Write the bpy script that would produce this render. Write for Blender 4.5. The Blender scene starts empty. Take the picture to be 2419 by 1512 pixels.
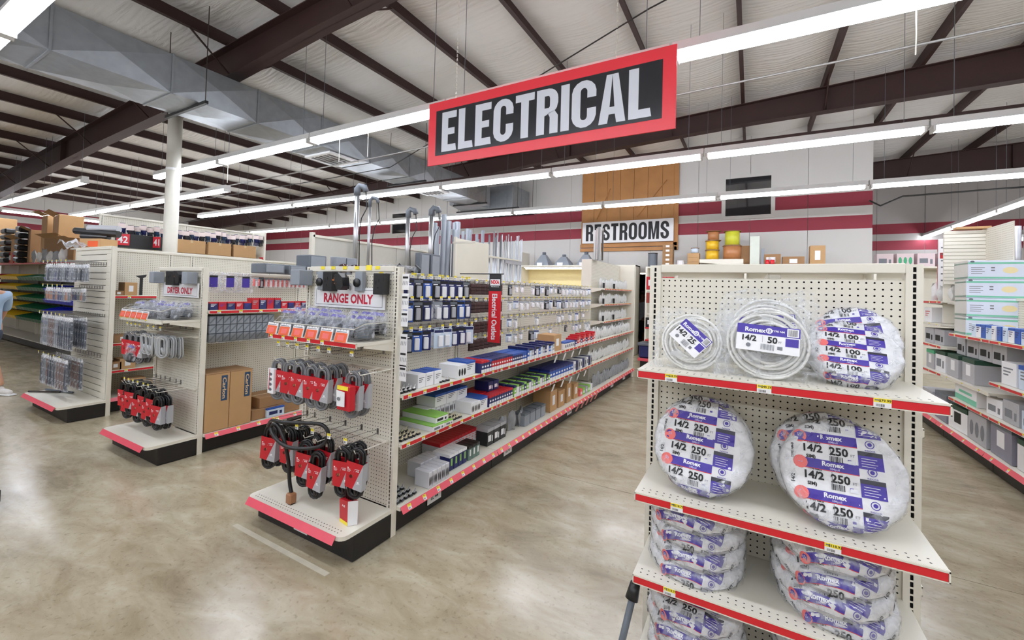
import bpy, math, random
from mathutils import Matrix, Vector, Euler
random.seed(7)
C = bpy.context.scene.collection
S = bpy.context.scene
PI = math.pi

# ------------------------------------------------------------------ camera
EYE = (0.0, 0.0, 1.68)
YAW, PITCH, ROLL = -0.5136, 0.0195, 0.0284
fw = Vector((math.sin(YAW)*math.cos(PITCH), math.cos(YAW)*math.cos(PITCH), math.sin(PITCH)))
rt = Vector((math.cos(YAW), -math.sin(YAW), 0.0)); up = rt.cross(fw)
rt2 = rt*math.cos(ROLL)+up*math.sin(ROLL); up2 = up*math.cos(ROLL)-rt*math.sin(ROLL)
cam = bpy.data.cameras.new('camera'); camo = bpy.data.objects.new('camera', cam); C.objects.link(camo)
cam.sensor_fit = 'HORIZONTAL'; cam.sensor_width = 36.0; cam.lens = 36.0*1001.93/2419
cam.shift_y = -(756-667.12)/2419; cam.clip_start = 0.02; cam.clip_end = 200
camo.matrix_world = Matrix(((rt2.x, up2.x, -fw.x, EYE[0]), (rt2.y, up2.y, -fw.y, EYE[1]), (rt2.z, up2.z, -fw.z, EYE[2]), (0, 0, 0, 1)))
S.camera = camo

# ------------------------------------------------------------------ world, exposure
w = bpy.data.worlds.new('store_air'); S.world = w; w.use_nodes = True
w.node_tree.nodes['Background'].inputs[0].default_value = (0.9, 0.95, 1.0, 1)
w.node_tree.nodes['Background'].inputs[1].default_value = 0.0
S.view_settings.view_transform = 'Standard'; S.view_settings.look = 'None'
S.view_settings.gamma = 1.0; S.view_settings.use_curve_mapping = False
S.view_settings.exposure = 0.0
TUBE = 34.0
S.cycles.max_bounces = 7; S.cycles.diffuse_bounces = 4; S.cycles.glossy_bounces = 3
S.cycles.transparent_max_bounces = 12; S.cycles.transmission_bounces = 3
S.cycles.sample_clamp_indirect = 6.0
S.cycles.caustics_reflective = False; S.cycles.caustics_refractive = False

# ------------------------------------------------------------------ materials
def lin(c):
    return tuple(((x/255)/12.92 if x/255 <= 0.04045 else ((x/255+0.055)/1.055)**2.4) for x in c)
_M = {}
def mat(name, rgb=(200, 200, 200), rough=0.55, metal=0.0, var=0.05, scale=14, bump=0.0, emit=0.0, spec=0.5, coat=0.0):
    if name in _M: return _M[name]
    m = bpy.data.materials.new(name); m.use_nodes = True; nt = m.node_tree; b = nt.nodes['Principled BSDF']
    c = lin(rgb)
    b.inputs['Roughness'].default_value = rough; b.inputs['Metallic'].default_value = metal
    b.inputs['Specular IOR Level'].default_value = spec
    if coat: b.inputs['Coat Weight'].default_value = coat
    tc = nt.nodes.new('ShaderNodeTexCoord'); n = nt.nodes.new('ShaderNodeTexNoise'); n.inputs['Scale'].default_value = scale
    n.inputs['Detail'].default_value = 2.0
    nt.links.new(tc.outputs['Object'], n.inputs['Vector'])
    mx = nt.nodes.new('ShaderNodeMix'); mx.data_type = 'RGBA'
    mx.inputs[6].default_value = tuple(min(1, x*(1-var)) for x in c)+(1,); mx.inputs[7].default_value = tuple(min(1, x*(1+var)) for x in c)+(1,)
    nt.links.new(n.outputs['Fac'], mx.inputs[0]); nt.links.new(mx.outputs[2], b.inputs['Base Color'])
    if emit:
        b.inputs['Emission Color'].default_value = c+(1,); b.inputs['Emission Strength'].default_value = emit
    if bump:
        bp = nt.nodes.new('ShaderNodeBump'); bp.inputs['Strength'].default_value = bump; bp.inputs['Distance'].default_value = 0.01
        nt.links.new(n.outputs['Fac'], bp.inputs['Height']); nt.links.new(bp.outputs['Normal'], b.inputs['Normal'])
    _M[name] = m
    return m
def film(name, rgb=(235, 238, 242), clear=0.75, rough=0.12):
    """thin clear plastic film: mostly see-through, with a wrinkled glossy sheen"""
    if name in _M: return _M[name]
    m = bpy.data.materials.new(name); m.use_nodes = True; nt = m.node_tree; b = nt.nodes['Principled BSDF']; o = nt.nodes['Material Output']
    b.inputs['Base Color'].default_value = lin(rgb)+(1,); b.inputs['Roughness'].default_value = rough
    tr = nt.nodes.new('ShaderNodeBsdfTransparent'); mx = nt.nodes.new('ShaderNodeMixShader')
    tc = nt.nodes.new('ShaderNodeTexCoord'); n = nt.nodes.new('ShaderNodeTexNoise'); n.inputs['Scale'].default_value = 17; n.inputs['Detail'].default_value = 3
    n.inputs['Distortion'].default_value = 1.6
    nt.links.new(tc.outputs['Object'], n.inputs['Vector'])
    mr = nt.nodes.new('ShaderNodeMapRange'); mr.inputs[1].default_value = 0.42; mr.inputs[2].default_value = 0.66
    mr.inputs[3].default_value = min(0.97, clear+0.12); mr.inputs[4].default_value = max(0.2, clear-0.3)
    nt.links.new(n.outputs['Fac'], mr.inputs[0]); nt.links.new(mr.outputs[0], mx.inputs[0])
    bp = nt.nodes.new('ShaderNodeBump'); bp.inputs['Strength'].default_value = 0.9; bp.inputs['Distance'].default_value = 0.012
    nt.links.new(n.outputs['Fac'], bp.inputs['Height']); nt.links.new(bp.outputs['Normal'], b.inputs['Normal'])
    nt.links.new(b.outputs[0], mx.inputs[1]); nt.links.new(tr.outputs[0], mx.inputs[2]); nt.links.new(mx.outputs[0], o.inputs[0])
    _M[name] = m
    return m
def emis(name, rgb, strength, tint=None):
    if name in _M: return _M[name]
    m = bpy.data.materials.new(name); m.use_nodes = True; nt = m.node_tree; nt.nodes.clear()
    e = nt.nodes.new('ShaderNodeEmission'); o = nt.nodes.new('ShaderNodeOutputMaterial')
    e.inputs[0].default_value = tint+(1,) if tint else lin(rgb)+(1,); e.inputs[1].default_value = strength
    nt.links.new(e.outputs[0], o.inputs[0]); _M[name] = m
    return m

CREAM = mat('cream_enamel', (227, 222, 208), 0.38, var=0.03, scale=6, bump=0.02)
CREAM2 = mat('cream_board', (223, 218, 203), 0.6, var=0.03, scale=5)
SLOT = mat('slot_shadow', (12, 11, 10), 0.9)
BLACK = mat('black_kick', (20, 17, 15), 0.5, var=0.2, scale=5)
RED = mat('red_strip', (205, 32, 42), 0.35, var=0.05, scale=9)
PINK = mat('pink_strip', (226, 88, 104), 0.3, var=0.07, scale=9)
WHITE = mat('white_card', (238, 238, 240), 0.5, var=0.02)
WHITEM = mat('white_metal', (230, 230, 230), 0.4, var=0.03)
YELLOW = mat('yellow_tag', (246, 226, 60), 0.5, var=0.04)
INK = mat('black_ink', (18, 18, 20), 0.6)
GREYINK = mat('grey_ink', (120, 122, 128), 0.6)
WIRE = mat('steel_wire', (150, 148, 145), 0.3, metal=0.9)
WIREW = mat('white_wire', (228, 224, 214), 0.35)
DARKM = mat('dark_metal', (72, 66, 62), 0.45, metal=0.6)
PURPLE = mat('purple_print', (62, 44, 150), 0.45, var=0.06)
NAVY = mat('navy_print', (30, 36, 92), 0.45, var=0.12)
BLUE = mat('blue_print', (40, 84, 168), 0.45, var=0.08)
REDP = mat('red_card', (186, 24, 38), 0.42, var=0.06)
SILVER = mat('silver_card', (172, 173, 178), 0.42, var=0.05)
CARD = mat('cardboard', (184, 146, 102), 0.8, var=0.07, scale=10, bump=0.05)
CARD2 = mat('cardboard_dark', (150, 114, 78), 0.8, var=0.08, scale=10, bump=0.05)
BLACKP = mat('black_plastic', (26, 26, 28), 0.4, var=0.15)
GREYP = mat('grey_plastic', (140, 146, 154), 0.5, var=0.05)
GREYD = mat('grey_dark', (98, 104, 112), 0.5, var=0.06)
CORDG = mat('grey_cord', (112, 113, 116), 0.45, var=0.06)
CORDB = mat('black_cord', (22, 21, 22), 0.35, var=0.2)
SALMON = mat('salmon_print', (232, 112, 108), 0.5)
ORANGE = mat('orange_print', (226, 96, 50), 0.45, var=0.1)
GREEN = mat('green_print', (70, 168, 120), 0.5)
LIME = mat('lime_print', (142, 196, 88), 0.5)
TEALW = mat('pale_blue_print', (206, 220, 236), 0.5)
BROWN = mat('brown_plastic', (92, 58, 42), 0.5, var=0.2)
COPPER = mat('copper_wire', (188, 116, 70), 0.35, metal=0.6)
CLEAR = film('clear_film', (225, 228, 232), clear=0.93, rough=0.08)
CLEAR2 = film('clear_pack', (222, 226, 234), clear=0.8)
FROST = film('frosted_bag', (232, 234, 240), clear=0.3, rough=0.25)

# ------------------------------------------------------------------ mesh builder
class MB:
    def __init__(s): s.v = []; s.f = []; s.mi = []
    def add(s, v, f, mi=0, M=None):
        b = len(s.v)
        s.v += [tuple(M @ Vector(p)) for p in v] if M is not None else [tuple(p) for p in v]
        for q in f: s.f.append([b+i for i in q]); s.mi.append(mi)
        return s
    def box(s, x0, x1, y0, y1, z0, z1, mi=0, M=None):
        v = [(x0, y0, z0), (x1, y0, z0), (x1, y1, z0), (x0, y1, z0), (x0, y0, z1), (x1, y0, z1), (x1, y1, z1), (x0, y1, z1)]
        return s.add(v, [(0, 3, 2, 1), (4, 5, 6, 7), (0, 1, 5, 4), (1, 2, 6, 5), (2, 3, 7, 6), (3, 0, 4, 7)], mi, M)
    def cbox(s, x0, x1, y0, y1, z0, z1, c=0.004, mi=0, M=None):
        """box with chamfered edges"""
        c = min(c, (x1-x0)*.3, (y1-y0)*.3, (z1-z0)*.3)
        v = []; idx = {}
        for i, X in enumerate((x0, x1)):
            for j, Y in enumerate((y0, y1)):
                for k, Z in enumerate((z0, z1)):
                    sx, sy, sz = (1-2*i)*c, (1-2*j)*c, (1-2*k)*c
                    for a, p in enumerate(((X, Y+sy, Z+sz), (X+sx, Y, Z+sz), (X+sx, Y+sy, Z))):
                        idx[i, j, k, a] = len(v); v.append(p)
        f = []
        for i in (0, 1):
            q = [idx[i, 0, 0, 0], idx[i, 1, 0, 0], idx[i, 1, 1, 0], idx[i, 0, 1, 0]]; f.append(q if i else q[::-1])
            q = [idx[0, i, 0, 1], idx[1, i, 0, 1], idx[1, i, 1, 1], idx[0, i, 1, 1]]; f.append(q[::-1] if i else q)
            q = [idx[0, 0, i, 2], idx[1, 0, i, 2], idx[1, 1, i, 2], idx[0, 1, i, 2]]; f.append(q if i else q[::-1])
        for i in (0, 1):
            for j in (0, 1):
                sg = (i+j) % 2 == 0
                q = [idx[i, j, 0, 0], idx[i, j, 1, 0], idx[i, j, 1, 1], idx[i, j, 0, 1]]; f.append(q[::-1] if sg else q)
                q = [idx[i, 0, j, 0], idx[i, 1, j, 0], idx[i, 1, j, 2], idx[i, 0, j, 2]]; f.append(q if sg else q[::-1])
                q = [idx[0, i, j, 1], idx[1, i, j, 1], idx[1, i, j, 2], idx[0, i, j, 2]]; f.append(q[::-1] if sg else q)
                for k in (0, 1):
                    q = [idx[i, j, k, 0], idx[i, j, k, 1], idx[i, j, k, 2]]; f.append(q[::-1] if (i+j+k) % 2 else q)
        return s.add(v, f, mi, M)
    def prism(s, pts, a, b, ax='y', mi=0, M=None):
        """extrude a 2D outline along an axis"""
        n = len(pts); P = {'y': lambda u, w, t: (u, t, w), 'x': lambda u, w, t: (t, u, w), 'z': lambda u, w, t: (u, w, t)}[ax]
        v = [P(u, w_, a) for u, w_ in pts]+[P(u, w_, b) for u, w_ in pts]
        f = [list(range(n))[::-1], list(range(n, 2*n))]+[[i, (i+1) % n, n+(i+1) % n, n+i] for i in range(n)]
        return s.add(v, f, mi, M)
    def cyl(s, p0, p1, r, n=8, mi=0, r1=None, cap=True, M=None):
        p0 = Vector(p0); p1 = Vector(p1); d = (p1-p0).normalized(); r1 = r if r1 is None else r1
        a = d.orthogonal().normalized(); b = d.cross(a); v = []
        for p, R in ((p0, r), (p1, r1)):
            for i in range(n):
                t = 2*PI*i/n; v.append(p+a*(R*math.cos(t))+b*(R*math.sin(t)))
        f = [[i, (i+1) % n, n+(i+1) % n, n+i] for i in range(n)]
        if cap: f += [list(range(n))[::-1], list(range(n, 2*n))]
        return s.add(v, f, mi, M)
    def tube(s, pts, r, n=6, mi=0, closed=False, flat=1.0, up=None, M=None):
        pts = [Vector(p) for p in pts]; m = len(pts); v = []; prev = None
        for i, p in enumerate(pts):
            d = (pts[(i+1) % m]-pts[i-1]) if closed else (pts[min(i+1, m-1)]-pts[max(i-1, 0)])
            d.normalize()
            a = (up if up is not None else prev) or d.orthogonal()
            a = Vector(a); a = (a-d*a.dot(d))
            if a.length < 1e-6: a = d.orthogonal()
            a.normalize(); prev = a; b = d.cross(a)
            for k in range(n):
                t = 2*PI*k/n; v.append(p+a*(r*flat*math.cos(t))+b*(r*math.sin(t)))
        f = []
        for i in range(m if closed else m-1):
            j = (i+1) % m
            for k in range(n): f.append([i*n+k, i*n+(k+1) % n, j*n+(k+1) % n, j*n+k])
        if not closed: f += [list(range(n))[::-1], list(range((m-1)*n, m*n))]
        return s.add(v, f, mi, M)
    def grid(s, fn, nu, nv, mi=0, M=None):
        v = [fn(i/nu, j/nv) for j in range(nv+1) for i in range(nu+1)]
        f = [[j*(nu+1)+i, j*(nu+1)+i+1, (j+1)*(nu+1)+i+1, (j+1)*(nu+1)+i] for j in range(nv) for i in range(nu)]
        return s.add(v, f, mi, M)
    def lathe(s, prof, n=16, mi=0, M=None):
        v = []; m = len(prof)
        for i in range(n):
            t = 2*PI*i/n
            for r, z in prof: v.append((r*math.cos(t), r*math.sin(t), z))
        f = [[i*m+k, ((i+1) % n)*m+k, ((i+1) % n)*m+k+1, i*m+k+1] for i in range(n) for k in range(m-1)]
        return s.add(v, f, mi, M)
    def mesh(s, name, mats, smooth=False):
        me = bpy.data.meshes.new(name); me.from_pydata(s.v, [], s.f)
        for m in (mats if isinstance(mats, (list, tuple)) else [mats]): me.materials.append(m)
        me.polygons.foreach_set('material_index', s.mi)
        if smooth: me.polygons.foreach_set('use_smooth', [True]*len(s.f))
        me.update(); return me
    def build(s, name, mats, parent=None, smooth=False):
        return link(name, s.mesh(name, mats, smooth), parent)
def link(name, me, parent=None, loc=None, rot=None):
    o = bpy.data.objects.new(name, me); C.objects.link(o)
    if parent is not None: o.parent = parent
    if loc is not None: o.location = loc
    if rot is not None: o.rotation_euler = rot
    return o
def tag(o, label, cat, group=None):
    o['label'] = label; o['category'] = cat
    if group: o['group'] = group
    return o
def thing(name, label, cat, loc=(0, 0, 0), rz=0.0, group=None, rot=None):
    o = bpy.data.objects.new(name, None); C.objects.link(o); o.location = loc; o.empty_display_size = 0.05
    o.rotation_euler = rot if rot is not None else (0, 0, rz)
    return tag(o, label, cat, group)
def struct(o): o['kind'] = 'structure'; return o
def stuff(o): o['kind'] = 'stuff'; return o
def dup(root, label, loc, rz=0.0, group=None, rot=None):
    r = root.copy(); C.objects.link(r); r.location = loc; r.rotation_euler = rot if rot is not None else (0, 0, rz)
    r['label'] = label
    if group: r['group'] = group
    for ch in list(root.children):
        c = ch.copy(); C.objects.link(c); c.parent = r
        for g in list(ch.children):
            d = g.copy(); C.objects.link(d); d.parent = c
    return r
def ordn(i):
    w_ = ['first', 'second', 'third', 'fourth', 'fifth', 'sixth', 'seventh', 'eighth', 'ninth', 'tenth', 'eleventh', 'twelfth']
    if i <= 12: return w_[i-1]
    return '%d%s' % (i, 'th' if 10 <= i % 100 <= 20 else {1: 'st', 2: 'nd', 3: 'rd'}.get(i % 10, 'th'))

def smooth(pts, n=5):
    """Catmull-Rom curve through points"""
    P = [Vector(p) for p in pts]; P = [P[0]*2-P[1]]+P+[P[-1]*2-P[-2]]; out = []
    for i in range(1, len(P)-2):
        a, b, c, d = P[i-1:i+3]
        for k in range(n):
            t = k/n; out.append(0.5*((2*b)+(c-a)*t+(2*a-5*b+4*c-d)*t*t+(3*b-a-3*c+d)*t**3))
    return out+[P[-2]]

# ------------------------------------------------------------------ lettering
_T = {}
def glyphs(s, bold=0.0):
    """outline of a string as flat triangles, cap height 1"""
    k = (s, bold)
    if k in _T: return _T[k]
    cu = bpy.data.curves.new('letters', 'FONT'); cu.body = s; cu.size = 1.0; cu.resolution_u = 2; cu.offset = bold*0.7; cu.fill_mode = 'FRONT'
    o = bpy.data.objects.new('letters', cu); me = bpy.data.meshes.new_from_object(o)
    v = [(p.co.x/0.7, p.co.y/0.7) for p in me.vertices]; f = [list(p.vertices) for p in me.polygons]
    bpy.data.objects.remove(o); bpy.data.meshes.remove(me); bpy.data.curves.remove(cu)
    if v:
        x0 = min(p[0] for p in v); x1 = max(p[0] for p in v); v = [(p[0]-x0, p[1]) for p in v]; wd = x1-x0
    else: wd = 0.5
    _T[k] = (v, f, wd); return _T[k]
def text(mb, s, fn, h, mi=0, bold=0.03, width=None, sx=1.0, align='c', x=0.0, y=0.0):
    """letters of cap height h centred at (x, y) in a 2D frame that fn(u, v) maps to 3D"""
    v, f, wd = glyphs(s, bold)
    if width: sx = width/(wd*h)
    W = wd*h*sx; ox = {'c': -W/2, 'l': 0, 'r': -W}[align]
    mb.add([fn(x+ox+p[0]*h*sx, y-h/2+p[1]*h) for p in v], f, mi)
    return mb
def rect(mb, fn, x0, x1, y0, y1, mi=0, nu=1, nv=1):
    return mb.grid(lambda a, b: fn(x0+(x1-x0)*a, y0+(y1-y0)*b), nu, nv, mi)
def XZ(y, ox=0.0, oz=0.0): return lambda u, v: (ox+u, y, oz+v)      # frame facing -Y
def bars(mb, fn, x0, x1, y0, y1, n, mi=0):
    r = random.Random(n*7+3); x = x0
    for i in range(n):
        wd = (x1-x0)/n; rect(mb, fn, x0+i*wd, x0+i*wd+wd*r.uniform(.3, .65), y0, y1, mi)
# ================================================================== building shell
ROOF = lambda x: 5.67+0.05*x
X0, X1, Y0, Y1 = -23.3, 13.0, -8.0, 18.0
WALLM = mat('painted_wall', (206, 203, 199), 0.8, var=0.03, scale=2)
STRIPE = mat('maroon_paint', (138, 44, 58), 0.7, var=0.05, scale=2)
GREYW = mat('bare_wall', (172, 166, 162), 0.85, var=0.05, scale=2)
STEEL = mat('brown_steel', (56, 34, 31), 0.6, var=0.12, scale=3)
GALV = mat('galvanised_sheet', (152, 156, 160), 0.42, metal=0.65, var=0.16, scale=9)

def floor_mat():
    m = bpy.data.materials.new('polished_concrete'); m.use_nodes = True; nt = m.node_tree; b = nt.nodes['Principled BSDF']
    tc = nt.nodes.new('ShaderNodeTexCoord')
    mp = nt.nodes.new('ShaderNodeMapping'); mp.inputs['Rotation'].default_value = (0, 0, -0.45); mp.inputs['Scale'].default_value = (1.0, 2.2, 1)
    nt.links.new(tc.outputs['Object'], mp.inputs['Vector'])
    def noise(sc, det, dist=0.0, vec=None, ro=0.6):
        n = nt.nodes.new('ShaderNodeTexNoise'); n.inputs['Scale'].default_value = sc; n.inputs['Detail'].default_value = det
        n.inputs['Distortion'].default_value = dist; n.inputs['Roughness'].default_value = ro
        nt.links.new(vec or mp.outputs[0], n.inputs['Vector']); return n.outputs['Fac']
    def ramp(src, stops):
        r = nt.nodes.new('ShaderNodeValToRGB'); nt.links.new(src, r.inputs[0])
        e = r.color_ramp.elements
        while len(e) < len(stops): e.new(0.5)
        for i, (p, c) in enumerate(stops): e[i].position = p; e[i].color = lin(c)+(1,)
        return r.outputs[0]
    def mix(a, bb, fac, mode='MIX'):
        x = nt.nodes.new('ShaderNodeMix'); x.data_type = 'RGBA'; x.blend_type = mode
        if isinstance(fac, float): x.inputs[0].default_value = fac
        else: nt.links.new(fac, x.inputs[0])
        nt.links.new(a, x.inputs[6]); nt.links.new(bb, x.inputs[7]); return x.outputs[2]
    base = ramp(noise(0.55, 5, 0.5), [(0.3, (148, 131, 104)), (0.5, (170, 157, 131)), (0.7, (188, 179, 156))])
    fine = ramp(noise(2.6, 9, 0.7, ro=0.66), [(0.32, (120, 104, 80)), (0.5, (170, 159, 135)), (0.7, (206, 199, 181))])
    c = mix(base, fine, 0.42)
    dark = ramp(noise(1.1, 8, 0.9, ro=0.7), [(0.3, (98, 82, 62)), (0.46, (255, 255, 255)), (1, (255, 255, 255))])
    c = mix(c, dark, 0.3, 'MULTIPLY')
    spk = ramp(noise(38, 3, 0.3, tc.outputs['Object']), [(0.3, (120, 108, 88)), (0.42, (255, 255, 255)), (1, (255, 255, 255))])
    c = mix(c, spk, 0.3, 'MULTIPLY')
    nt.links.new(c, b.inputs['Base Color'])
    mr = nt.nodes.new('ShaderNodeMapRange'); mr.inputs[3].default_value = 0.1; mr.inputs[4].default_value = 0.34
    nt.links.new(noise(1.6, 6, 1.0), mr.inputs[0]); nt.links.new(mr.outputs[0], b.inputs['Roughness'])
    b.inputs['Specular IOR Level'].default_value = 0.75
    bp = nt.nodes.new('ShaderNodeBump'); bp.inputs['Strength'].default_value = 0.05; bp.inputs['Distance'].default_value = 0.01
    nt.links.new(noise(5, 6, 0.6), bp.inputs['Height']); nt.links.new(bp.outputs[0], b.inputs['Normal'])
    return m
fm = floor_mat()
fl = struct(MB().box(X0, X1, Y0, Y1, -0.2, -0.012).build('floor', mat('joint_filler', (86, 76, 62), 0.9)))
for xa, xb in ((X0, -10.0), (-10.0, 2.35), (2.35, X1)):
    for ya, yb in ((Y0, -2.4), (-2.4, 3.655), (3.655, 9.75), (9.75, Y1)):
        MB().box(xa+.002, xb-.002, ya+.003, yb-.003, -0.1, 0.0).build('slab', fm, fl)

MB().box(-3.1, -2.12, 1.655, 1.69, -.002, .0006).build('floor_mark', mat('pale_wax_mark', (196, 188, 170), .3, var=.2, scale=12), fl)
def roof_mat():
    m = bpy.data.materials.new('vinyl_insulation'); m.use_nodes = True; nt = m.node_tree; b = nt.nodes['Principled BSDF']
    tc = nt.nodes.new('ShaderNodeTexCoord'); mp = nt.nodes.new('ShaderNodeMapping'); mp.inputs['Scale'].default_value = (0.75, 4.2, 1)
    mp.inputs['Rotation'].default_value = (0, 0, 0.12)
    nt.links.new(tc.outputs['Object'], mp.inputs[0])
    n = nt.nodes.new('ShaderNodeTexNoise'); n.inputs['Scale'].default_value = 1.6; n.inputs['Detail'].default_value = 4; n.inputs['Distortion'].default_value = 1.1
    nt.links.new(mp.outputs[0], n.inputs['Vector'])
    w2 = nt.nodes.new('ShaderNodeTexWave'); w2.inputs['Scale'].default_value = 0.9; w2.inputs['Distortion'].default_value = 7; w2.inputs['Detail'].default_value = 2
    w2.bands_direction = 'Y'; nt.links.new(mp.outputs[0], w2.inputs['Vector'])
    ad = nt.nodes.new('ShaderNodeMath'); ad.operation = 'MULTIPLY_ADD'; ad.inputs[1].default_value = 0.12
    nt.links.new(w2.outputs['Fac'], ad.inputs[0]); nt.links.new(n.outputs['Fac'], ad.inputs[2])
    bp = nt.nodes.new('ShaderNodeBump'); bp.inputs['Strength'].default_value = 0.5; bp.inputs['Distance'].default_value = 0.06
    nt.links.new(ad.outputs[0], bp.inputs['Height']); nt.links.new(bp.outputs[0], b.inputs['Normal'])
    b.inputs['Base Color'].default_value = lin((226, 224, 222))+(1,); b.inputs['Roughness'].default_value = 0.5
    return m
PUR = [-0.2+1.37*k for k in range(-17, 10)]
def roof_pt(a, bb):
    x = X0+(X1-X0)*a; y = Y0+(Y1-Y0)*bb
    t = ((x+0.2)/1.37) % 1.0
    sag = 0.075*math.sin(PI*t)+0.018*math.sin(2.1*y+3*math.sin(x*1.7))*math.sin(PI*t)
    return (x, y, ROOF(x)+0.2-sag)
ceil = struct(MB().grid(roof_pt, 212, 100).build('ceiling', roof_mat(), smooth=True))
MB().add([(X0-1, Y0-1, ROOF(X0-1)+.5), (X1+1, Y0-1, ROOF(X1+1)+.5), (X1+1, Y1+1, ROOF(X1+1)+.5), (X0-1, Y1+1, ROOF(X0-1)+.5)], [(0, 1, 2, 3)]).build('roof_deck', GREYW, ceil)
for x in PUR:
    z = ROOF(x)
    if X0 < x < X1:
        MB().prism([(x-.035, z), (x+.03, z), (x+.03, z+.006), (x-.028, z+.006), (x-.028, z+.2), (x-.035, z+.2)], Y0+.05, Y1-.05, 'y').build('purlin', STEEL, ceil)
BOT = [(-23.3, 3.92), (-12, 4.56), (-9, 4.66), (-5, 5.0), (-2, 5.16), (0, 5.24), (2, 5.27), (4, 5.3), (9, 5.3), (13, 5.2)]
def bz(x):
    for (a, za), (b_, zb) in zip(BOT, BOT[1:]):
        if a <= x <= b_: return za+(zb-za)*(x-a)/(b_-a)
def rafter(y, xa=X0+.02, xb=X1-.02):
    m = MB(); xs = [xa]+[p[0] for p in BOT if xa < p[0] < xb]+[xb]
    for a, b_ in zip(xs, xs[1:]):
        for (f0, f1, hw) in ((lambda x: bz(x), lambda x: bz(x)+.014, .1), (lambda x: ROOF(x)-.016, lambda x: ROOF(x)-.002, .1), (bz, ROOF, .006)):
            v = [(x, y+s*hw, f(x)-(0 if f is not ROOF else .002)) for f in (f0, f1) for (x, s) in ((a, -1), (b_, -1), (b_, 1), (a, 1))]
            m.add(v, [(0, 3, 2, 1), (4, 5, 6, 7), (0, 1, 5, 4), (1, 2, 6, 5), (2, 3, 7, 6), (3, 0, 4, 7)])
    o = m.build('rafter', STEEL, ceil)
    for x in (-14.3, -8.55, -4.0, 1.2, 6.0):
        if xa < x < xb: MB().box(x-.006, x+.006, y-.095, y+.095, bz(x)+.015, ROOF(x)-.018).build('stiffener', STEEL, o)
    for i, x in enumerate(PUR):
        if xa+1 < x < xb-1 and i % 2 == 0 and y > 0:
            m = MB()
            for sgn in (-1, 1): m.tube([(x, y+sgn*.62, ROOF(x)+.02), (x, y+sgn*.03, bz(x)+.05)], .014, 4)
            m.build('flange_brace', STEEL, o)
for y in (-2.9, 3.5, 9.9, 16.3): rafter(y, *((2.45, X1-.02) if y > 12.4 else ()))

def wall(name, p0, p1, ztop, bands=True, panel=1.22, base=WALLM, thick=0.12, skip=None, sill=2.3):
    """panelled wall between two floor points; its face is on the left-hand side going p0 -> p1"""
    p0 = Vector((p0[0], p0[1], 0)); p1 = Vector((p1[0], p1[1], 0)); L = (p1-p0).length; d = (p1-p0)/L; n = Vector((-d.y, d.x, 0))
    zs = [(0, 3.34, 0), (3.34, 3.65, 1), (3.65, 3.87, 0), (3.87, 4.2, 1), (4.2, None, 0)] if bands else [(0, None, 0)]
    core = MB(); kk = max(1, round(L/panel))
    for i in range(kk):
        a = p0+d*(L*i/kk); b_ = p0+d*(L*(i+1)/kk); z0 = Vector((0, 0, sill if i == skip else 0))
        core.add([a-n*.02+z0, b_-n*.02+z0, b_-n*thick+z0, a-n*thick+z0]+[q+Vector((0, 0, ztop(q)+.1)) for q in (a-n*.02, b_-n*.02, b_-n*thick, a-n*thick)],
                 [(0, 1, 2, 3), (4, 7, 6, 5), (0, 4, 5, 1), (1, 5, 6, 2), (2, 6, 7, 3), (3, 7, 4, 0)])
    o = struct(core.build(name, mat('wall_joint', (150, 146, 140), 0.9)))
    k = max(1, round(L/panel))
    for i in range(k):
        a = p0+d*(L*i/k+.004); b_ = p0+d*(L*(i+1)/k-.004); m = MB()
        for za, zb, mi in zs:
            if i == skip and za < sill: za = sill
            za2 = [za, za]; zb2 = [zb, zb] if zb else [ztop(a)+.1, ztop(b_)+.1]
            m.add([a+Vector((0, 0, za2[0])), b_+Vector((0, 0, za2[1])), b_+Vector((0, 0, zb2[1])), a+Vector((0, 0, zb2[0]))], [(0, 1, 2, 3)], mi)
        m.build('panel', [base, STRIPE], o)
    return o
top = lambda q: ROOF(q.x)+.1
WBY = 12.4
wall('wall_back', (2.39, WBY), (X0, WBY), top, skip=4)
wall('wall_far', (X1, Y1), (2.39, Y1), top, base=GREYW)
wall('wall_return', (2.37, Y1), (2.37, WBY+.13), top, bands=False)
wall('wall_left', (X0, WBY), (X0, Y0), top)
wall('wall_right', (X1, Y0), (X1, Y1), top)
wall('wall_front', (X0, Y0), (X1, Y0), top)

# ------------------------------------------------------------------ windows high in the back wall
def window(n, x0, x1, z0, z1):
    m = MB()
    for a in ((x0-.09, x1+.09, z1, z1+.09), (x0-.09, x1+.09, z0-.09, z0), (x0-.09, x0, z0, z1), (x1, x1+.09, z0, z1)):
        m.box(a[0], a[1], WBY-.05, WBY-.002, a[2], a[3])
    o = struct(m.build('window_%d' % n, WALLM))
    MB().box(x0, x1, WBY-.02, WBY-.004, z0, z1).build('pane', mat('dark_glass', (46, 46, 48), 0.04, spec=1.0, coat=1.0), o)
    MB().box(x0, x1, WBY-.035, WBY-.006, (z0+z1)/2-.02, (z0+z1)/2+.02).build('sash', WALLM, o)
window(1, -0.62, 0.40, 3.78, 4.76)
window(2, -12.55, -11.75, 3.82, 4.6)
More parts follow.
